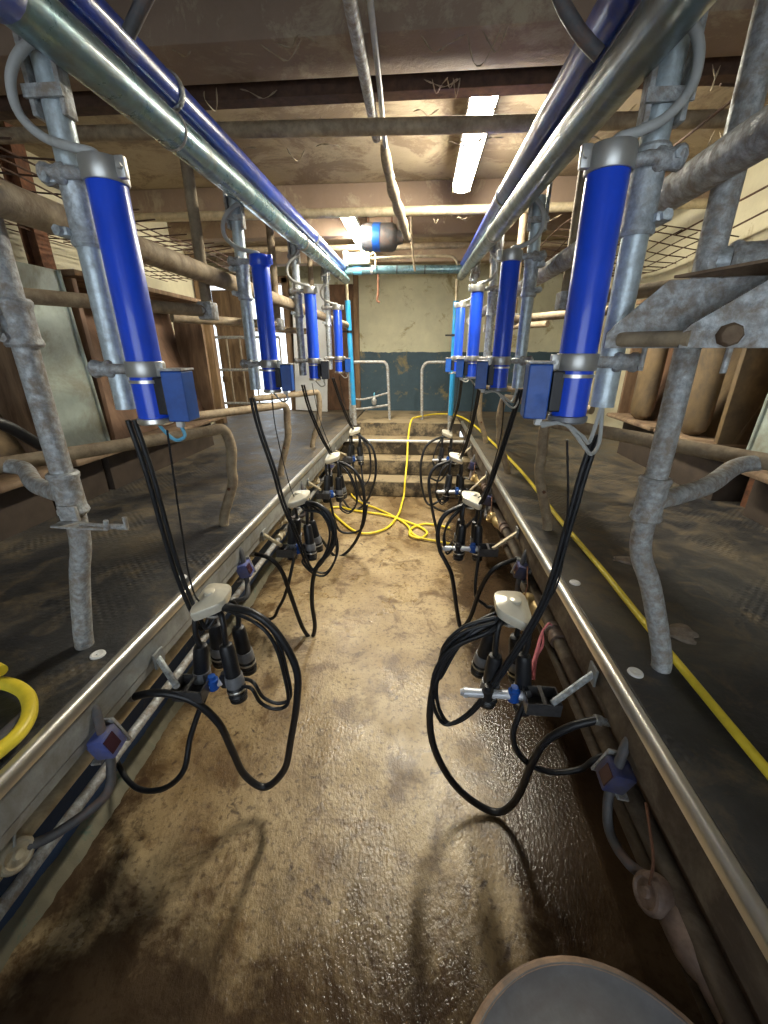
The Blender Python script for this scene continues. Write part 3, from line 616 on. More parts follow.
# wedge-shaped galvanised bracket on the nearest right post
root = thing('pivot_bracket', 'wedge-shaped galvanised bracket of two plates with a pin at the nearest right post', 'bracket', (.51, .87, 1.65))
def plate(x0, y0, w):
    # outline: narrow tip towards the pit, rising away from it
    pts = [(0, 0), (0, .028), (.010, .039), (.092, .117), (w - .02, .121), (w, .121), (w, 0)]
    return [V(x0 + a * .99, y0 - a * .10, 1.607 + b) for a, b in pts]
bm = bmesh.new(); add_prism(bm, plate(.368, .902, .33), (.001, .006, 0)); obj('rear_plate', bm, 'galv_dirty', root, False)
pts = [(0, 0), (0, .024), (.010, .037), (.146, .133), (.20, .154), (.50, .183), (.50, 0)]
bm = bmesh.new(); add_prism(bm, [V(.458 + a * .97, .810 - a * .24, 1.607 + b) for a, b in pts], (.001, .006, 0)); obj('front_plate', bm, 'galv_dirty', root, False)
bm = bmesh.new(); add_prism(bm, [V(.466, .894, 1.727), V(.69, .872, 1.729), V(.80, .730, 1.765), V(.606, .776, 1.742)], (0, 0, .005)); obj('top_web', bm, 'lip', root, False)
obj('pin', T([V(.396, .905, 1.623), V(.472, .808, 1.622)], .0135, 14), 'dusty', root)
bm = bmesh.new(); add_lathe(bm, (.524, .793, 1.627), (-.24, -.97, 0), [(-.01, .019), (.010, .019), (.015, .015), (.016, 0)], 8); obj('bolt_head', bm, 'lip', root)
for x, y in ((.475, .868), (.565, .766)):
    bm = bmesh.new(); add_lathe(bm, (x - .03, y + .03, 1.565), (0, 0, 1), [(0, .005), (.05, .005), (.05, 0)], 8); obj('stud', bm, 'galv_dirty', root)

# ------------------------------------------------------------------ drop posts and blue cylinders
TX = {'left': ((-.643, -.682, -.715, -.722), (-.727, -.770, -.802, -.812)), 'right': ((.336, .352, .345, .332), (.415, .440, .44, .43))}
TY = (.95, 1.9, 2.85, 3.8)
TZ = {'left': ((1.438, 1.955), (1.425, 1.975), (1.420, 1.985), (1.423, 1.975)), 'right': ((1.455, 1.945), (1.440, 1.975), (1.435, 1.985), (1.427, 1.985))}
for side, s in (('left', -1), ('right', 1)):
    P = lp if s < 0 else rp
    for k in range(4):
        xt, xd, y = TX[side][0][k], TX[side][1][k], TY[k]
        z0, z1 = TZ[side][k]
        zp = ext(P[0], P[1], y)
        # drop post
        zb = z0 + .03 if k != 1 else z0 + .01
        root = thing('drop_post', '%s hanging galvanised post from the viewer, behind its blue cylinder in the %s row' % (ORD[k], side), 'post', (xd, y + .02, zp.z), 'hanging posts')
        yp = y + .02
        bm = bmesh.new(); add_tube(bm, [V(xd, yp, zb), V(xd, yp, zp.z + .01)], .0245, 18, 0, True); obj('shaft', bm, 'galv_clean' if k < 2 else 'galv', root)
        bm = bmesh.new(); sleeve(bm, (xd, yp, 1.880), (0, 0, 1), .14, .0285)
        for dz in (-.045, .045): add_box(bm, V(xd + s * .030, yp - .012, 1.880 + dz), (.03, .05, .016), None, .003); bolt(bm, V(xd + s * .03, yp - .037, 1.880 + dz), (0, -1, 0), .010, .010)
        obj('clamp_sleeve', bm, 'galv', root)
        bm = bmesh.new()                                  # flat hanger straps beside the post
        for dx in (-.034, .034): add_box(bm, (xd - dx * .9, yp - .01, zp.z - .02), (.010, .03, .17), None, .002)
        add_box(bm, (xd, yp - .028, zp.z - .07), (.08, .006, .02)); obj('hanger_strap', bm, 'galv_dirty', root)
        # blue cylinder
        root = thing('milking_cylinder', '%s upright blue cylinder from the viewer in the %s row' % (ORD[k], side), 'cylinder', (xt, y, z0), 'blue cylinders')
        bm = bmesh.new(); R_ = .0375
        add_lathe(bm, (xt, y, z0 + .012), (0, 0, 1), [(0, R_ - .004), (0, R_), (z1 - z0 - .035, R_), (z1 - z0 - .03, R_ - .002), (z1 - z0 - .03, 0)], 32)
        obj('barrel', bm, 'blue', root)
        def band(z, h, r, m, name):
            bm = bmesh.new(); add_lathe(bm, (xt, y, z), (0, 0, 1), [(0, R_ - .002), (0, r), (.003, r + .0015), (h - .003, r + .0015), (h, r), (h, R_ - .002)], 32)
            add_box(bm, (xt - s * (r + .010), y - .02, z + h / 2), (.018, .014, h * .9), None, .002)
            bolt(bm, V(xt - s * (r + .012), y - .028, z + h / 2), (0, -1, 0), .006, .006)
            return obj(name, bm, m, root)
        tc = band(z1 - .040, .040, R_ + .0035, 'clamp' if not (side == 'left' and k == 1) else 'blue', 'top_clamp')
        lc = band(z0 + .108, .034, R_ + .0035, 'clamp', 'lower_clamp')
        bm = bmesh.new(); add_lathe(bm, (xt, y, z0 + .094), (0, 0, 1), [(0, R_), (0, R_ + .003), (.007, R_ + .003), (.007, R_)], 32); obj('ring', bm, 'steel', root)
        bm = bmesh.new(); add_lathe(bm, (xt, y, z0 - .002), (0, 0, 1), [(0, .01), (0, R_), (.004, R_ + .004), (.014, R_ + .004), (.016, R_)], 32); obj('bottom_cap', bm, 'grey_ring' if s > 0 else 'steel', root)
        for zc in (z1 - .022, z0 + .125):                 # bars that grip the drop post
            bm = bmesh.new(); a = V(xt + s * .034, y + .005, zc); b = V(xd + s * .045, yp - .03, zc)
            add_tube(bm, [a, V(xd - s * .02, yp - .034, zc), b], .011, 12); sleeve(bm, lerp(a, b, .72), b - a, .05, .0165)
            obj('clamp_arm', bm, 'galv_dirty', root)
        # control box on the pit side, over the kerb
        bx = xt - s * .078; bz = z0 + .065
        if side == 'left' and k == 2: bx = xt - s * .075
        rot = Matrix.Rotation(s * -.12, 3, 'Z')
        bm = bmesh.new(); add_box(bm, (bx, y - .005, bz), (.048, .066, .113), rot, .003)
        bxo = obj('control_box', bm, 'black_paint' if (side == 'left' and k == 2) else 'blue_box', root, False)
        bm = bmesh.new(); add_box(bm, (bx, y - .005, bz + .0595), (.053, .072, .005), rot, .001); sub('lid', bm, 'galv_dirty', bxo, root, False)
        bm = bmesh.new(); add_box(bm, (bx + s * .040, y, bz), (.026, .05, .085), None, .003); sub('mounting', bm, 'black_paint', bxo, root, False)
        bm = bmesh.new(); add_box(bm, (bx + s * .012, y - .008, bz - .065), (.016, .016, .018), None, .003); sub('socket', bm, 'white', bxo, root, False)
        # wire from the box
        if side == 'left':
            pts = [V(bx - .012, y - .008, bz - .07), V(bx - .005, y - .012, bz - .095), V(bx - .03, y - .012, bz - .105), V(bx - .055, y - .01, bz - .085), V(bx - .075, y, z0 - .002)]
            obj('cable', T(pts, .0042, 8, 6), 'cable_blue' if k == 0 else 'cable_grey', root)
        else:
            pts = [V(bx + .012, y - .008, bz - .07), V(bx + .03, y - .02, bz - .068), V(bx + .07, y - .03, bz - .07), V(bx + .12, y - .02, z0 - .055), V(xd - .01, y, z0 - .075), V(xd + .01, yp, z0 - .05), V(xd, yp, zb + .01)]
            obj('cable', T(pts, .0045, 8, 6), 'cable_grey', root)
            if k < 2:
                pts = [V(bx + .02, y - .015, bz - .075), V(bx + .06, y - .03, bz - .066), V(bx + .11, y - .02, z0 - .03), V(xd - .02, y, z0 - .045), V(xd, yp, zb + .01)]
                obj('cable', T(pts, .0045, 8, 6), 'cable_grey', root)
        # clear air hose from the cylinder head up to the pipe
        e = zp + V(s * .03, 0, -.03)
        w_ = 1.0 if s < 0 else .80
        pts = [V(xt, y - .01, z1 - .006), V(xt, y - .02, z1 + .004), V(xt + s * .03, y - .03, z1 + .009), V(xt + s * .086 * w_, y - .03, z1 + .026), V(xt + s * .124 * w_, y - .03, z1 + .061), V(xt + s * .127 * w_, y - .03, z1 + .104), V(xt + s * .106 * w_, y - .03, z1 + .137), V(xt + s * .075 * w_, y - .02, z1 + .165), V(zp.x + s * .02, y, max(z1 + .185, zp.z - .025))]
        obj('air_hose', T(pts, .0085, 10, 8), 'cable_grey', root)

# ------------------------------------------------------------------ milking clusters
CL = {'L': ((-.657, 1.07, .842), (-.645, 2.06, .845), (-.66, 3.05, .83), (-.65, 4.15, .84)),
      'R': ((.317, 1.10, .845), (.315, 2.15, .835), (.322, 3.25, .80), (.315, 4.30, .80))}
def claw_top(bm, c, s, rx, ry, h):
    # rounded wedge: broad towards the pit, narrow behind, domed on top
    seg = 28; rings = []
    def outline(k):
        out = []
        for i in range(seg):
            a = 2 * PI * i / seg
            ca, sa = math.cos(a), math.sin(a)
            r = 1.0 / (abs(ca) ** 4.5 + abs(sa) ** 4.5) ** (1 / 4.5)
            x, y = ca * r * rx, sa * r * ry
            y *= 1 - .30 * (x / rx)
            out.append((x * k, y * k))
        return out
    for k, z in ((.84, -.020), (.92, -.018), (.98, -.004), (1.0, .006), (1.0, .011), (.975, .016), (.92, .017), (.70, .015 + h * .35), (.45, .015 + h * .75), (.30, .015 + h), (.02, .015 + h)):
        rings.append([bm.verts.new(Vector(c) + V(s * -x, y, z + (-.014 * x / rx) * -1 + .012 * y / ry)) for x, y in outline(k)])
    for a, b in zip(rings, rings[1:]):
        for j in range(seg): bm.faces.new((a[j], a[(j + 1) % seg], b[(j + 1) % seg], b[j]))
    bm.faces.new(list(reversed(rings[0]))); bm.faces.new(rings[-1])
for sd, side, s in (('L', 'left', -1), ('R', 'right', 1)):
    kx = XL if s < 0 else XR
    for k in range(4):
        c = Vector(CL[sd][k]); H = HOSES[sd + str(k + 1)]
        where = ('hanging nearest to the viewer on the %s kerb', 'hanging second from the viewer on the %s kerb', 'hanging third from the viewer on the %s kerb', 'hanging farthest, by the steps, on the %s kerb')[k] % side
        root = thing('milking_cluster', 'black milking cluster with pale claw %s' % where, 'milking cluster', tuple(c), 'milking clusters')
        tilt = V(.0, .0, 0)
        bm = bmesh.new(); claw_top(bm, c + V(0, 0, -.004), s, .056, .060, .016); ct = obj('claw_cover', bm, 'claw_top', root)
        bm = bmesh.new(); add_lathe(bm, c + V(s * .008, .004, .019), (0, 0, 1), [(0, .020), (.010, .019), (.012, .016), (.012, 0)], 20); sub('cap', bm, 'claw_top', ct, root)
        bm = bmesh.new(); add_lathe(bm, c + V(0, 0, -.062), (0, 0, 1), [(0, .012), (.006, .026), (.02, .036), (.05, .046), (.058, .048)], 24); obj('claw_bowl', bm, 'black_paint', root)
        bm = bmesh.new(); add_lathe(bm, c + V(0, 0, -.052), (0, 0, 1), [(0, .034), (0, .037), (.004, .038), (.008, .037), (.008, .034)], 24); obj('claw_ring', bm, 'steel', root)
        offs = [(-.055, -.050), (.055, -.050), (-.052, .055), (.052, .055)]
        for i, (dx, dy) in enumerate(offs):
            jx = .012 * math.sin(i * 2.3 + k * 1.7 + s); jy = .012 * math.cos(i * 3.1 + k * 1.3)
            top = c + V(dx * .8, dy * .95, -.150 + .012 * math.sin(i + k)); bot = c + V(dx * 1.15 + jx, dy * 1.25 + jy, -.365 - .012 * math.sin(i * 1.9 + k))
            d = (bot - top).normalized(); L = (bot - top).length
            bm = bmesh.new()
            add_lathe(bm, top, d, [(0, .012), (.004, .020), (.02, .0245), (L * .50, .0265), (L * .52, .0265)], 18); cup = obj('teat_cup', bm, 'rubber', root)
            bm = bmesh.new(); add_lathe(bm, top + d * L * .50, d, [(0, .0265), (0, .029), (.006, .030), (.034, .032), (.040, .0305), (.040, .027)], 18); sub('collar', bm, 'grey_ring', cup, root)
            bm = bmesh.new(); q = top + d * (L * .50 + .04); pr = [(0, .027)]
            for z in (0.004, .018, .032): pr += [(z, .0295), (z + .005, .0320), (z + .010, .0295), (z + .011, .0275)]
            pr += [(.046, .030), (.058, .0285), (.062, .020), (.062, 0)]
            add_lathe(bm, q, d, pr, 18); sub('mouthpiece', bm, 'rubber', cup, root)
            bm = bmesh.new(); add_lathe(bm, q + d * .012, d, [(0, .0320), (.002, .0330), (.005, .0330), (.007, .0320)], 18); sub('band', bm, 'steel', cup, root)
            st = c + V(dx * .45, dy * .45, -.035)
            pts = [st, st + V(dx * .35, dy * .35, -.004), top + V(dx * .10, dy * .10, .045), top + d * .01]
            sub('short_tube', T(pts, .0095, 10, 6), 'rubber', cup, root)
        # milk hose, the pair of pulse hoses, the loop and the drain
        mh = [c + V(-s * .01, -.01, -.022)] + [V(*p) for p in H['milk_hose'][1:]]
        mh_o = obj('milk_hose', T(mh, .0125, 12, 8), 'rubber', root)
        e = mh[-1]; d = (mh[-2] - e).normalized()
        bm = bmesh.new(); add_lathe(bm, e - V(-s, 0, .25).normalized() * .085, V(-s, 0, .25), [(0, .011), (.060, .011), (.070, .012), (.072, .015), (.092, .015), (.092, .0125)], 14); sub('nozzle', bm, 'galv_dirty', mh_o, root)
        pl = [V(*p) for p in H['pulse']]
        hose = thing  # (kept as parts of the cluster)
        for off in (-.0072, .0072):
            obj('pulse_hose', T([p + V(off, off * .35, 0) for p in pl] + [c + V(off * 2, .03, -.03)], .0068, 10, 8), 'rubber', root)
        for off in (-.007, .007):
            lo = [c + V(-s * .02, off * 2, -.02)] + [V(*p) + V(off * .3, off, off * .8) for p in H['loop'][1:]]
            if s < 0: lo.append(c + V(.055, -.03 + off * 3, -.325))
            obj('cup_hose', T(lo, .0062, 10, 8), 'rubber', root)
        obj('pull_cord', T([V(*p) for p in H['cord']] + [c + V(0, .01, .0)], .0028, 6, 6), 'rubber', root)
        # holder on the kerb: arm, tray and jetter bar, with its own drain hose
        za = .635 if s < 0 else (.665 if k == 0 else .635)
        a0 = V(kx - s * .004, c.y - .06, za); a1 = V(c.x + s * .075, c.y - .16, c.z - .222)
        if s > 0: a0 = V(kx - .004, c.y - .085, .675); a1 = V(c.x + .115, c.y - .15, c.z - .235)
        root = thing('cluster_holder', 'steel arm and tray under the cluster %s' % where.replace('from the viewer ', '').replace('to the viewer ', ''), 'holder', tuple(a0), 'cluster holders')
        bm = bmesh.new(); add_tube(bm, [a0 + (a0 - a1) * .04, a0, a1], .0105, 8); obj('arm', bm, 'galv' if k == 0 else 'cream_pipe', root)
        bm = bmesh.new(); add_box(bm, a0 + V(s * -.002, .0, 0), (.008, .05, .06), None, .002); obj('bracket', bm, 'kerb_panel', root, False)
        bc = V(c.x + s * .055, c.y - .055, c.z - .300) if s < 0 else V(c.x + .075, c.y - .085, c.z - .278)
        bm = bmesh.new()                                  # open steel tray
        t0 = V((a1.x + bc.x) / 2, (a1.y + bc.y) / 2, bc.z + .018)
        for dx, sx, dy, sy in ((0, .10, -.036, .004), (0, .10, .036, .004), (-.05, .004, 0, .072), (.05, .004, 0, .072)): add_box(bm, t0 + V(dx, dy, 0), (sx, sy, .045))
        add_box(bm, t0 + V(0, 0, -.021), (.10, .072, .004)); add_box(bm, t0 + V(0, 0, .022), (.012, .076, .004))
        obj('tray', bm, 'dark_steel', root, False)
        b0 = t0 + V(-s * .04, .02, -.004); b1 = V(c.x - s * (.055 if s < 0 else .140), c.y - (.035 if s < 0 else .09), bc.z + .004)
        bm = bmesh.new(); add_tube(bm, [b0, b1], .0145, 14); add_lathe(bm, b1, b1 - b0, [(-.012, .0165), (0, .0165), (.004, .012), (.012, .010), (.012, 0)], 14)
        jb = obj('jetter_bar', bm, 'bar_white', root)
        for t in (.2, .62):
            bm = bmesh.new(); p = lerp(b0, b1, t); add_lathe(bm, p - V(0, 0, .018), (0, 0, 1), [(0, .019), (.036, .019), (.040, .014), (.052, .012), (.052, 0)], 14); sub('jetter', bm, 'blue_box' if t < .5 else 'black_paint', jb, root)
        dr = [b0 + V(0, 0, -.015)] + [V(*p) for p in H['drain'][1:]]
        if k < 2: dr.append(V(WL + .005 if s < 0 else WR - .005, dr[-1].y + .06, dr[-1].z + .03))
        obj('drain_hose', T(dr, .0095, 12, 8), 'rubber', root)

# ------------------------------------------------------------------ pipes and valves under the kerbs
for side, s, k0 in (('left', -1, XL), ('right', 1, XR)):
    xa, xb = (-.965, -.985) if s < 0 else (.615, .640)
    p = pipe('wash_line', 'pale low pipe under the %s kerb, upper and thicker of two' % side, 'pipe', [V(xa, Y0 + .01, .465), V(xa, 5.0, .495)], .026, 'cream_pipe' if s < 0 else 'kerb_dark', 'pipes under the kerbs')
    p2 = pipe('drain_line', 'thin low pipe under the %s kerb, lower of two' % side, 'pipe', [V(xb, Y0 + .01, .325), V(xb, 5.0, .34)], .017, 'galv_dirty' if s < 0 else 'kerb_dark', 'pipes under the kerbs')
    for q, (y0_, ys_) in ((p, (.466, (2.55, 3.4) if s < 0 else (1.45, 2.55, 3.4))), (p2, (.327, (2.6,)))):
        for yy in ys_:
            zz = y0_ + (yy - Y0) * .0045; x = xa if q is p else xb; r = .026 if q is p else .017
            bm = bmesh.new(); add_lathe(bm, (x, yy - .05, zz), (0, 1, 0), [(0, r), (.002, r + .010), (.03, r + .012), (.034, r + .004), (.06, r + .004), (.066, r + .013), (.096, r + .011), (.1, r)], 16)
            obj('union', bm, 'valve' if s < 0 else 'valve_brown', q)
    pipe('conduit', 'dark conduit clipped to the pit wall under the %s kerb' % side, 'pipe', [V(WL + .03 if s < 0 else WR - .03, Y0 + .01, .55), V(WL + .03 if s < 0 else WR - .03, 5.0, .56)], .02, 'galv_dirty' if s < 0 else 'rust', 'pipes under the kerbs')
    # hose shut-off boxes under each milking point
    ysx = (.735, 1.70, 2.80, 3.75) if s < 0 else (.785, 1.87, 2.95, 3.95)
    for k in range(4):
        y = ysx[k]; x = k0 - s * .012
        c = V(x, y, .585 if s < 0 else .545)
        root = thing('shutoff_box', '%s small violet-blue hose shut-off box from the viewer under the %s kerb' % (ORD[k], side), 'box', tuple(c), 'hose shut-off boxes')
        rot = Matrix.Rotation(.25 * s, 3, 'Y') @ Matrix.Rotation(.12, 3, 'X')
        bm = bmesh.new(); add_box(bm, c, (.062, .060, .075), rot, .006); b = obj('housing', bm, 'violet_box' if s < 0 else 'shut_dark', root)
        bm = bmesh.new(); add_box(bm, c + rot @ V(-s * .031, -.008, .004), (.004, .036, .048), rot); sub('window', bm, 'dark_win', b, root, False)
        bm = bmesh.new(); add_box(bm, c + rot @ V(s * .02, .035, -.002), (.10, .008, .10), rot, .002); add_box(bm, c + rot @ V(s * .035, -.0, -.046), (.035, .07, .008), rot, .002); obj('mounting_plate', bm, 'galv_dirty', root, False)
        obj('upper_hose', T([c + V(0, 0, .03), c + V(s * .004, .004, .06), c + V(s * .02, .02, .10), c + V(s * .055, .03, .118 if s > 0 else .11)], .0125, 12, 6), 'grey_rubber', root)
        ve = V(xa - s * .02, y - (.20 if k == 0 else .13), .455)
        obj('lower_hose', T([c + V(0, 0, -.03), c + V(-s * .012, -.02, -.075), c + V(-s * .02, -.07, -.12), ve + V(-s * .05, .05, -.012), ve], .0125, 12, 8), 'grey_rubber', root)
        # valve body that the lower hose runs into, on the low pipe
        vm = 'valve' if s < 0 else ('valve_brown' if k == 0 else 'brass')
        v0 = ve + V(s * .004 if s < 0 else -.035, -.015, 0)
        root = thing('line_valve', '%s rounded %s valve body from the viewer on the low pipe under the %s kerb' % (ORD[k], 'pale' if s < 0 else 'brownish', side), 'valve', tuple(v0), 'low pipe valves')
        bm = bmesh.new(); add_lathe(bm, v0 + V(s * .02, 0, 0), (-s, -.1, .35), [(-.02, .02), (-.012, .036), (.004, .041), (.030, .041), (.038, .036), (.040, .030), (.036, .026), (.036, .012), (.044, .010), (.044, 0)], 24); obj('bowl', bm, vm, root)
        bm = bmesh.new(); add_lathe(bm, v0 + V(s * .035, -.012, -.005), (s * .12, -1, -.05), [(0, .030), (.02, .036), (.075, .038), (.10, .032), (.115, .024), (.17, .022), (.17, 0)], 20); obj('body', bm, vm, root)
        obj('wire', T([v0 + V(-s * .01, .0, .035), v0 + V(s * .005, .03, .07), v0 + V(s * .01, .07, .105), v0 + V(s * .02, .12, .13)], .0035, 6, 6), 'cable_grey' if s < 0 else 'rust', root)

# pink twine caught on the nearest right kerb
tw = bmesh.new()
add_tube(tw, [V(.505, 1.31, .60), V(.485, 1.27, .585), V(.452, 1.20, .545), V(.425, 1.16, .525)], lambda t: .004 + .006 * t, 8, 6)
add_tube(tw, [V(.505, 1.31, .60), V(.495, 1.26, .575), V(.462, 1.215, .55), V(.44, 1.15, .51)], lambda t: .003 + .005 * t, 8, 6)
add_tube(tw, [V(.505, 1.31, .60), V(.53, 1.33, .62), V(.55, 1.35, .60)], .004, 8, 6)
tag(obj('twine', tw, 'pink', None, True, (.505, 1.31, .60)), 'frayed pink twine knotted beside the nearest right cluster', 'twine')

# ------------------------------------------------------------------ hoses
def hose(name, label, pts, r, mat):
    return tag(obj(name, T(pts, r, 12, 8), mat, None, True, tuple(pts[0])), label, 'hose')
yl = [V(*p) for p in YELLOW]
hose('water_hose', 'long yellow hose along the right deck, down the steps and looped on the pit floor', yl, .0115, 'yellow')
hose('water_hose', 'short yellow hose end snaking across the far pit floor below the steps', [V(*p) for p in YELLOW2], .0105, 'yellow')
hose('water_hose', 'yellow hose curl lying on the left mat near the viewer', [V(*p) for p in YELLOWL], .0165, 'yellow')
hose('water_hose', 'yellow hose end behind the curl on the left mat', [V(-1.30, .80, .768), V(-1.20, .80, .768), V(-1.145, .785, .768)], .0165, 'yellow')
hose('rubber_hose', 'black rubber hose lying along the left kerb beside the yellow curl', [V(-.93, .35, .77), V(-.935, .52, .77), V(-.938, .655, .77)], .016, 'grey_rubber')

# ------------------------------------------------------------------ feed troughs along both side walls
def trough(side, s, y0, y1, label, kind):
    xw = SL if s < 0 else SR
    xf = -1.90 if s < 0 else 1.72                         # open front edge
    top, bot = (1.97, 1.03) if s < 0 else (1.93, 1.09)
    root = thing('feed_trough', label, 'feed trough', (xf, (y0 + y1) / 2, bot), 'feed troughs')
    bm = bmesh.new()                                      # bowed board back
    n = 12
    pr = []
    for i in range(n + 1):
        t = i / n; pr.append((xf + s * (.10 + .22 * math.sin(t * PI / 2)), bot + .02 + (top - bot) * (t)))
    a = [V(x, y0, z) for x, z in pr] + [V(x + s * .02, y0, z) for x, z in reversed(pr)]
    add_prism(bm, a, (0, y1 - y0, 0)); obj('back_board', bm, kind, root, True)
    bm = bmesh.new(); add_box(bm, (xf + s * .10, (y0 + y1) / 2, bot), (.34, y1 - y0, .035), None, .015); obj('floor_lip', bm, 'lip', root)
    bm = bmesh.new(); add_box(bm, (xf + s * .17, (y0 + y1) / 2, top + .035), (.36, y1 - y0, .03), None, .006); obj('top_ledge', bm, 'wood', root)
    for yy in (y0 + .02, y1 - .02):
        bm = bmesh.new(); add_box(bm, (xf + s * .15, yy, (top + bot) / 2 + .01), (.26, .035, top - bot), None, .004); obj('end_board', bm, 'wood' if yy > y0 + .1 else kind, root)
    bm = bmesh.new(); add_box(bm, (xf + s * .20, (y0 + y1) / 2, bot / 2 + .36), (.22, y1 - y0 - .02, bot - .76), None, .004); obj('base', bm, 'under_shade', root)  # near-black base stands in for the darkness under the trough
    return root
trough('left', -1, .62, 1.92, 'brown feed trough nearest on the left wall, behind the kinked post', 'bin_tan')
trough('left', -1, 2.36, 3.76, 'dark brown feed trough on the left wall beyond the pale sheet', 'bin_brown')
trough('right', 1, .60, 1.70, 'brown feed trough on the right wall nearest the viewer', 'bin_brown')
trough('right', 1, 2.46, 2.98, 'orange-brown feed trough on the right wall beyond the pale sheet', 'bin_tan')
trough('right', 1, 3.02, 3.75, 'brown feed trough on the right wall, farthest of its row', 'bin_brown')
def sheet(side, s, y0, y1, label, lean):
    xf = -1.92 if s < 0 else 1.74
    root = thing('divider_sheet', label, 'panel', (xf, (y0 + y1) / 2, 1.07), 'pale divider sheets')
    bm = bmesh.new(); add_prism(bm, [V(xf, y0, 1.07), V(xf, y1, 1.07), V(xf - s * lean, y1 - .05, 2.0), V(xf - s * lean, y0 - .03, 2.0)], (s * .012, 0, 0)); obj('sheet', bm, 'pale_sheet', root, False)
    bm = bmesh.new(); add_box(bm, (xf + s * .10, (y0 + y1) / 2, 1.04), (.38, y1 - y0 + .04, .05), None, .022); obj('lip', bm, 'lip', root)
    bm = bmesh.new(); add_tube(bm, [V(xf - s * .004, y1 - .012, 1.07), V(xf - s * lean - s * .004, y1 - .06, 2.0)], .010, 8); obj('edge_rod', bm, 'pale_sheet', root)
    bm = bmesh.new(); add_box(bm, (xf + s * .20, (y0 + y1) / 2, .88), (.22, y1 - y0, .265), None, .004); obj('base', bm, 'under_shade', root)  # near-black base stands in for the darkness under the trough
    return root
sheet('left', -1, 1.98, 2.34, 'pale grey-green upright sheet on the left wall between two brown troughs', -.0)
sheet('right', 1, 1.74, 2.24, 'pale grey-green upright sheet on the right wall behind the nearest post', 0)
# half-round barrel staves standing in the right trough
for y, lab in ((2.72, 'tan half-round stave standing in the orange-brown right trough'), (3.36, 'tan half-round stave standing in the farthest right trough')):
    bm = bmesh.new(); add_lathe(bm, (1.742, y, 1.112), (0, 0, 1), [(0, .05), (.03, .10), (.08, .115), (.74, .115), (.76, .11), (.76, 0)], 24, (.6, 1)); tag(obj('barrel_stave', bm, 'bin_tan', None, True, (1.742, y, 1.112)), lab, 'stave', 'barrel staves')
# dark hoops hanging over the near sheets
for s, lab in ((1, 'black curved hose leaning on the right pale sheet'), (-1, 'black curved hose hanging beside the nearest left trough')):
    x = 1.66 if s > 0 else -1.84; y = 1.62 if s > 0 else 1.50
    tag(obj('rubber_hose', T([V(x, y + .38, 1.10), V(x - s * .01, y + .26, 1.20), V(x - s * .015, y + .14, 1.30), V(x, y + .0, 1.36), V(x, y - .12, 1.34), V(x, y - .2, 1.25)], .026, 12, 6), 'rubber', None, True, (x, y + .38, 1.08)), lab, 'hose')
# rusty steel columns by the walls
for x, y, lab in ((-2.45, 2.80, 'rusty steel column standing by the left wall'), (1.98, 2.35, 'orange-rusty steel column standing by the right wall')):
    bm = bmesh.new(); h = CZ - .75
    for dx in (-.045, .045): add_box(bm, (x + dx, y, .75 + h / 2), (.010, .10, h))
    add_box(bm, (x, y, .75 + h / 2), (.085, .012, h))
    tag(obj('steel_column', bm, 'rust', None, False, (x, y, .75)), lab, 'column', 'rusty columns')
# sagging rusty mesh over both rows
for s, x0, x1, y0, y1, lab in ((-1, -2.55, -1.45, 1.7, 4.4, 'sagging rusty wire mesh hung over the left stalls'), (1, 1.0, 2.05, 3.3, 4.9, 'sagging rusty wire mesh hung over the right stalls')):
    bm = bmesh.new()
    def zz(x, y): return 2.30 + .03 * math.sin(x * 3 + y * 1.3) + .02 * math.sin(y * 4.1) + (.10 if s > 0 else 0) * (1 - (x - x0) / (x1 - x0))
    n = int((x1 - x0) / .10)
    for i in range(n + 1):
        x = x0 + .10 * i; jit = random.uniform(-.03, .03)
        add_tube(bm, [V(x + jit * math.sin(t * 3), y0 + (y1 - y0) * t, zz(x, y0 + (y1 - y0) * t)) for t in [q / 10 for q in range(11)]], .004, 5)
    n = int((y1 - y0) / .16)
    for i in range(n + 1):
        y = y0 + .16 * i
        add_tube(bm, [V(x0 + (x1 - x0) * t, y + .03 * math.sin(t * 5 + i), zz(x0 + (x1 - x0) * t, y) + .007) for t in [q / 6 for q in range(7)]], .004, 5)
    if s > 0:                                             # loose rods running on from the torn edge
        for i in range(5):
            x = x0 + .06 + .22 * i
            add_tube(bm, [V(x + .01 * i, y0 - 2.8 + .12 * i, 2.46 + .02 * (i % 2)), V(x + .02, y0 - 1.7, 2.43 + .03 * (i % 3)), V(x, y0 + .1, zz(x, y0 + .1))], .006, 6, 4)
        for y in (1.25, 1.95): add_tube(bm, [V(x0 + .02, y, 2.47), V(x1 - .1, y + .1, 2.47)], .005, 6)
    tag(obj('wire_mesh', bm, 'rust_thin', None, True, (x0, y0, 2.3)), lab, 'mesh')

# ------------------------------------------------------------------ landing: hoop rails, hand pipe, doorway gate
def rail_thing(name, label, parts, loc, mats='galv_dirty', group=None):
    root = thing(name, label, 'rail', loc, group)
    for nm, pts, r, sm in parts: obj(nm, T(pts, r, 12, sm), mats, root)
    return root
yh = 5.6
rail_thing('hoop_rail', 'bent pipe rail on the far landing left of the steps, with cross bars', [
    ('hoop', [V(-.93, yh, 1.478), V(-.52, yh, 1.478), V(-.455, yh, 1.468), V(-.425, yh, 1.42), V(-.415, yh, 1.3), V(-.388, yh, .735)], .019, 5),
    ('cross_bar', [V(-.95, yh, 1.02), V(-.75, yh, 1.0), V(-.405, yh, 1.09)], .013, 4), ('cross_bar', [V(-.95, yh, .88), V(-.8, yh, .87), V(-.395, yh, .93)], .016, 4), ('post', [V(-.93, yh, 1.478), V(-.93, yh, .735)], .018, 0)], (-.65, yh, .735), 'galv_dirty', 'hoop rails')
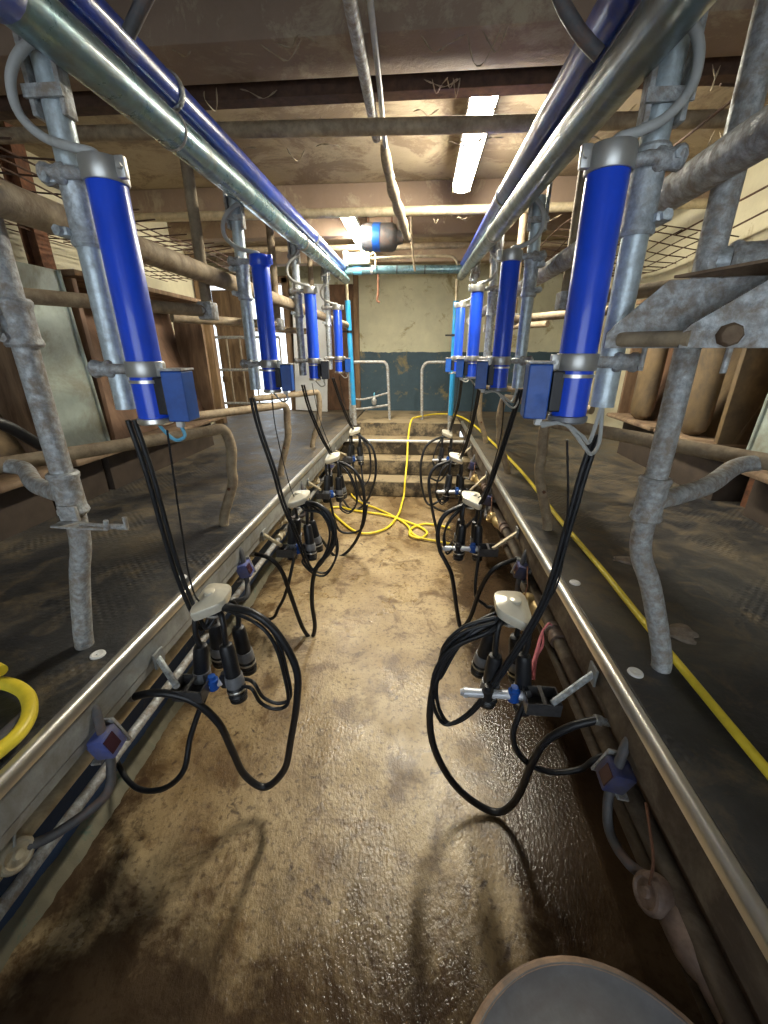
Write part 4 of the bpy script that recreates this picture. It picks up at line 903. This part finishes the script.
rail_thing('hoop_rail', 'bent pipe rail on the far landing right of the steps', [
    ('hoop', [V(.055, yh, .735), V(.035, yh, 1.3), V(.04, yh, 1.40), V(.075, yh, 1.455), V(.14, yh, 1.476), V(.42, yh, 1.478)], .019, 5), ('post', [V(.42, yh, 1.478), V(.42, yh, .735)], .018, 0)], (.25, yh, .735), 'galv_dirty', 'hoop rails')
bm = bmesh.new(); add_lathe(bm, (-.60, yh - .03, .93), (0, 0, 1), [(0, .02), (.02, .032), (.07, .034), (.085, .02), (.12, .014), (.12, 0)], 14)
root = thing('drain_cup', 'small grey cup hooked on the left hoop rail of the landing', 'cup', (-.60, yh - .03, .93)); obj('body', bm, 'galv_dirty', root)
bm = bmesh.new(); add_tube(bm, [V(-.60, yh - .03, 1.04), V(-.60, yh - .032, 1.075), V(-.60, yh, 1.085)], .008, 8, 4); obj('hook', bm, 'cable_blue', root)
pipe('hand_pipe', 'white pipe spanning the pit in front of the steps', 'pipe', [V(WL + .005, 4.98, .56), V(WR - .005, 4.98, .57)], .018, 'white')
# gate of upright bars in the bright doorway
root = thing('barred_gate', 'galvanised gate of upright bars in front of the bright doorway', 'gate', (-2.7, 6.2, .735))
for z in (.86, 1.35, 1.80): obj('cross_bar', T([V(-3.25, 6.2, z), V(-2.05, 6.2, z)], .02, 10), 'galv_dirty', root)
for i in range(7):
    x = -3.25 + .2 * i; obj('upright_bar', T([V(x, 6.2, .735 if i in (0, 6) else .86), V(x, 6.2, 1.80)], .014, 10), 'dusty', root)
bm = bmesh.new(); add_box(bm, (-1.62, 6.30, 1.62), (.50, .03, 1.75), Matrix.Rotation(.05, 3, 'Y'), .004)
tag(obj('white_board', bm, 'white_door', None, False, (-1.62, 6.3, .735)), 'tall white board leaning beside the bright doorway at the back', 'board')
bm = bmesh.new(); add_box(bm, (-2.52, 5.02, 1.70), (.12, .10, 1.93), None, .008); tag(obj('timber_post', bm, 'wood', None, True, (-2.52, 5.02, .75)), 'weathered timber post at the end of the left wall', 'post')

# ------------------------------------------------------------------ ceiling things
def lamp(label, x, y0, y1, z, w, strength):
    root = thing('strip_light', label, 'light', (x, (y0 + y1) / 2, z + .05), 'ceiling strip lights')
    bm = bmesh.new(); add_box(bm, (x, (y0 + y1) / 2, z + .045), (w, y1 - y0 + .06, .05), None, .008); obj('housing', bm, 'galv_dirty', root)
    bm = bmesh.new(); n = 10; a = []
    for i in range(n + 1):
        t = PI * i / n; a.append(V(x - math.cos(t) * w * .47, y0, z + .022 - math.sin(t) * .045))
    add_prism(bm, a, (0, y1 - y0, 0)); obj('diffuser', bm, emit('tube_glow_%d' % int(y0 * 10), (1.0, .93, .76), strength), root)
    for yy in (y0 - .015, y1 + .015):
        bm = bmesh.new(); add_box(bm, (x, yy, z + .02), (w * .98, .03, .07), None, .008); obj('end_cap', bm, 'valve', root)
    for yy in (y0 + .25, y1 - .25): obj('hanger', T([V(x, yy, z + .06), V(x, yy, CZ + .01)], .006, 8), 'rust', root)
    return root
lamp('long lit strip light under the ceiling, right of centre, crossed by a pipe', .255, 2.30, 3.46, 2.655, .13, LAMP)
lamp('smaller lit strip light farther back under the ceiling, left of centre', -.66, 3.98, 5.15, 2.66, .12, LAMP)
pipe('hanging_conduit', 'pair of dusty conduits running along the ceiling in the middle', 'conduit', [V(-.24, -.5, 2.60), V(-.24, 2.45, 2.56)], .022, 'galv_dirty')
tag(obj('ceiling_cable', T([V(-.16, -.3, 2.62), V(-.17, 1.0, 2.60), V(-.19, 2.0, 2.58), V(-.20, 2.5, 2.54), V(-.18, 2.75, 2.50)], .011, 10, 5), 'cable_grey', None, True, (-.16, -.3, 2.62)), 'pale cable strung beside the ceiling conduit', 'cable')
# cobweb-laden cable drooping from the conduit
bm = bmesh.new(); pts = [V(-.21, 2.48, 2.55), V(-.19, 2.7, 2.47), V(-.17, 3.0, 2.45), V(-.15, 3.3, 2.44), V(-.13, 3.6, 2.42), V(-.12, 3.95, 2.48)]
add_tube(bm, pts, lambda t: .014 + .010 * abs(math.sin(t * 17)) + .012 * max(0, math.sin(t * 3.0)), 10, 6)
tag(obj('cobweb_cable', bm, 'cobweb', None, True, tuple(pts[0])), 'thick cobweb-covered cable drooping in the middle under the ceiling', 'cable')
tag(obj('drop_chain', T([V(-.10, 4.1, 2.78), V(-.11, 4.15, 2.6), V(-.09, 4.2, 2.42), V(-.07, 4.3, 2.30)], .010, 8, 4), 'dusty', None, True, (-.1, 4.1, 2.78)), 'dusty dangling cord above the teal cross pipe', 'cord')
# dark motor hung under the roof
root = thing('vacuum_motor', 'dark cylinder with a blue band hung under the ceiling beyond the small strip light', 'motor', (-.43, 4.45, 2.8))
bm = bmesh.new(); add_lathe(bm, (-.59, 4.45, 2.61), (1, -.05, -.04), [(0, .06), (.01, .095), (.03, .11), (.30, .115), (.33, .10), (.35, .06), (.40, .05), (.40, 0)], 24); obj('drum', bm, 'grey_rubber', root)
bm = bmesh.new(); add_lathe(bm, (-.47, 4.443, 2.605), (1, -.05, -.04), [(0, .112), (0, .1155), (.07, .116), (.07, .112)], 24); obj('band', bm, 'blue_box', root)
for x in (-.52, -.30): obj('strap', T([V(x, 4.45, 2.65), V(x, 4.45, CZ + .01)], .009, 8), 'rust', root)
# pale receiver block over the left end of the cross pipe
root = thing('pipe_junction', 'pale plastic junction block above the left end of the teal cross pipe', 'junction', (-.66, 4.82, 2.47))
bm = bmesh.new(); add_box(bm, (-.66, 4.82, 2.50), (.24, .10, .11), None, .02); obj('block', bm, 'cream_pipe', root)
bm = bmesh.new(); add_tube(bm, [V(-.54, 4.80, 2.53), V(-.51, 4.80, 2.55), V(-.49, 4.80, 2.52), V(-.49, 4.80, 2.42)], .010, 8, 4); obj('bend', bm, 'cream_pipe', root)
bm = bmesh.new(); add_box(bm, (-.80, 4.80, 2.50), (.05, .09, .14), None, .012); obj('end_clip', bm, 'white', root)
# hanging hook on the cross pipe
tag(obj('pipe_hook', T([V(-.47, 4.86, 2.37), V(-.47, 4.86, 2.2), V(-.48, 4.85, 2.12), V(-.45, 4.85, 2.10)], .012, 8, 4), 'rust', None, True, (-.47, 4.86, 2.37)), 'rusty hook hanging from the teal cross pipe', 'hook')
# dusty cobwebs under the joists and around the lamps
bm = bmesh.new(); rc = random.Random(3)
for (yj, zj) in ((1.90, 2.62), (2.15, 2.62), (2.24, 2.56), (3.79, 2.64), (3.93, 2.64), (2.2, 2.44), (3.62, 2.53)):
    for q in range(9):
        x = rc.gauss(rc.choice((-1.0, -.55, .1, .35, .8)), .12); w_ = rc.uniform(.02, .16); dp = rc.uniform(.01, .09) * rc.random()
        add_tube(bm, [V(x, yj, zj), V(x + w_ * .3, yj + rc.uniform(-.05, .05), zj - dp * .8), V(x + w_ * .6, yj + rc.uniform(-.05, .05), zj - dp), V(x + w_, yj + rc.uniform(-.02, .02), zj)], lambda t: .0008 + .003 * abs(math.sin(t * 9)) ** 3, 5, 3)
tag(obj('cobwebs', bm, 'cobweb'), 'dusty cobwebs hanging along the joists and pipes under the ceiling', 'cobwebs', None, 'stuff')
# bent hoses looped over the overhead pipes near the viewer
tag(obj('loop_hose', T([V(-.43, 1.0, 2.46), V(-.435, 1.0, 2.36), V(-.47, 1.02, 2.28), V(-.54, 1.04, 2.24), V(-.60, 1.05, 2.19)], .0125, 12, 6), 'grey_rubber', None, True, (-.44, 1.0, 2.46)), 'grey hose bending down over the left overhead pipes', 'hose', 'bent hoses over the pipes')
tag(obj('loop_hose', T([V(.205, 1.05, 2.46), V(.208, 1.05, 2.32), V(.225, 1.05, 2.22), V(.27, 1.05, 2.16), V(.32, 1.05, 2.12)], .0125, 12, 6), 'grey_rubber', None, True, (.215, 1.0, 2.46)), 'grey hose bending down over the right overhead pipes', 'hose', 'bent hoses over the pipes')

# round grey tub standing near the viewer's feet
root = thing('tub', 'round grey tub with a brown-stained rim close to the viewer on the right', 'tub', (.335, .165, 0))
bm = bmesh.new(); add_lathe(bm, (.335, .165, .003), (0, 0, 1), [(0, .19), (.01, .20), (.25, .235), (.485, .252), (.495, .262), (.508, .262), (.512, .254), (.508, .246), (.502, .238), (.500, .18), (.502, 0)], 64); tb = obj('shell', bm, 'tub_grey', root)
bm = bmesh.new(); add_lathe(bm, (.335, .165, .497), (0, 0, 1), [(0, .262), (0, .266), (.010, .267), (.0165, .262), (.0175, .252), (.006, .244), (-.004, .250), (0, .262)], 64, (1, 1), False); obj('rim', bm, 'tub_rim', root)

# ------------------------------------------------------------------ light and camera
w = bpy.data.worlds.new('World'); scene.world = w; w.use_nodes = True
bg = w.node_tree.nodes['Background']; bg.inputs[0].default_value = (.80, .90, 1.0, 1); bg.inputs[1].default_value = SKY
cam = bpy.data.cameras.new('camera'); co = bpy.data.objects.new('camera', cam); COL.objects.link(co)
cam.sensor_fit = 'HORIZONTAL'; cam.sensor_width = 36; cam.lens = 400 / 768 * 36; cam.clip_start = .02
R = ((0.9965267995324847, -0.03092669377859435, 0.07731673444648587), (0.08327267146875596, 0.37010076208335985, -0.9252519052083995), (0.0, 0.9284766908852595, 0.3713906763541039))
m = Matrix(R).to_4x4(); m.translation = (0, 0, 1.6); co.matrix_world = m
scene.camera = co
scene.view_settings.view_transform = 'Standard'; scene.view_settings.look = 'None'
scene.view_settings.exposure = EXPO; scene.view_settings.gamma = 1.0
scene.view_settings.use_curve_mapping = False
scene.cycles.use_denoising = True
scene.cycles.max_bounces = 8; scene.cycles.diffuse_bounces = 5
scene.cycles.sample_clamp_indirect = 8
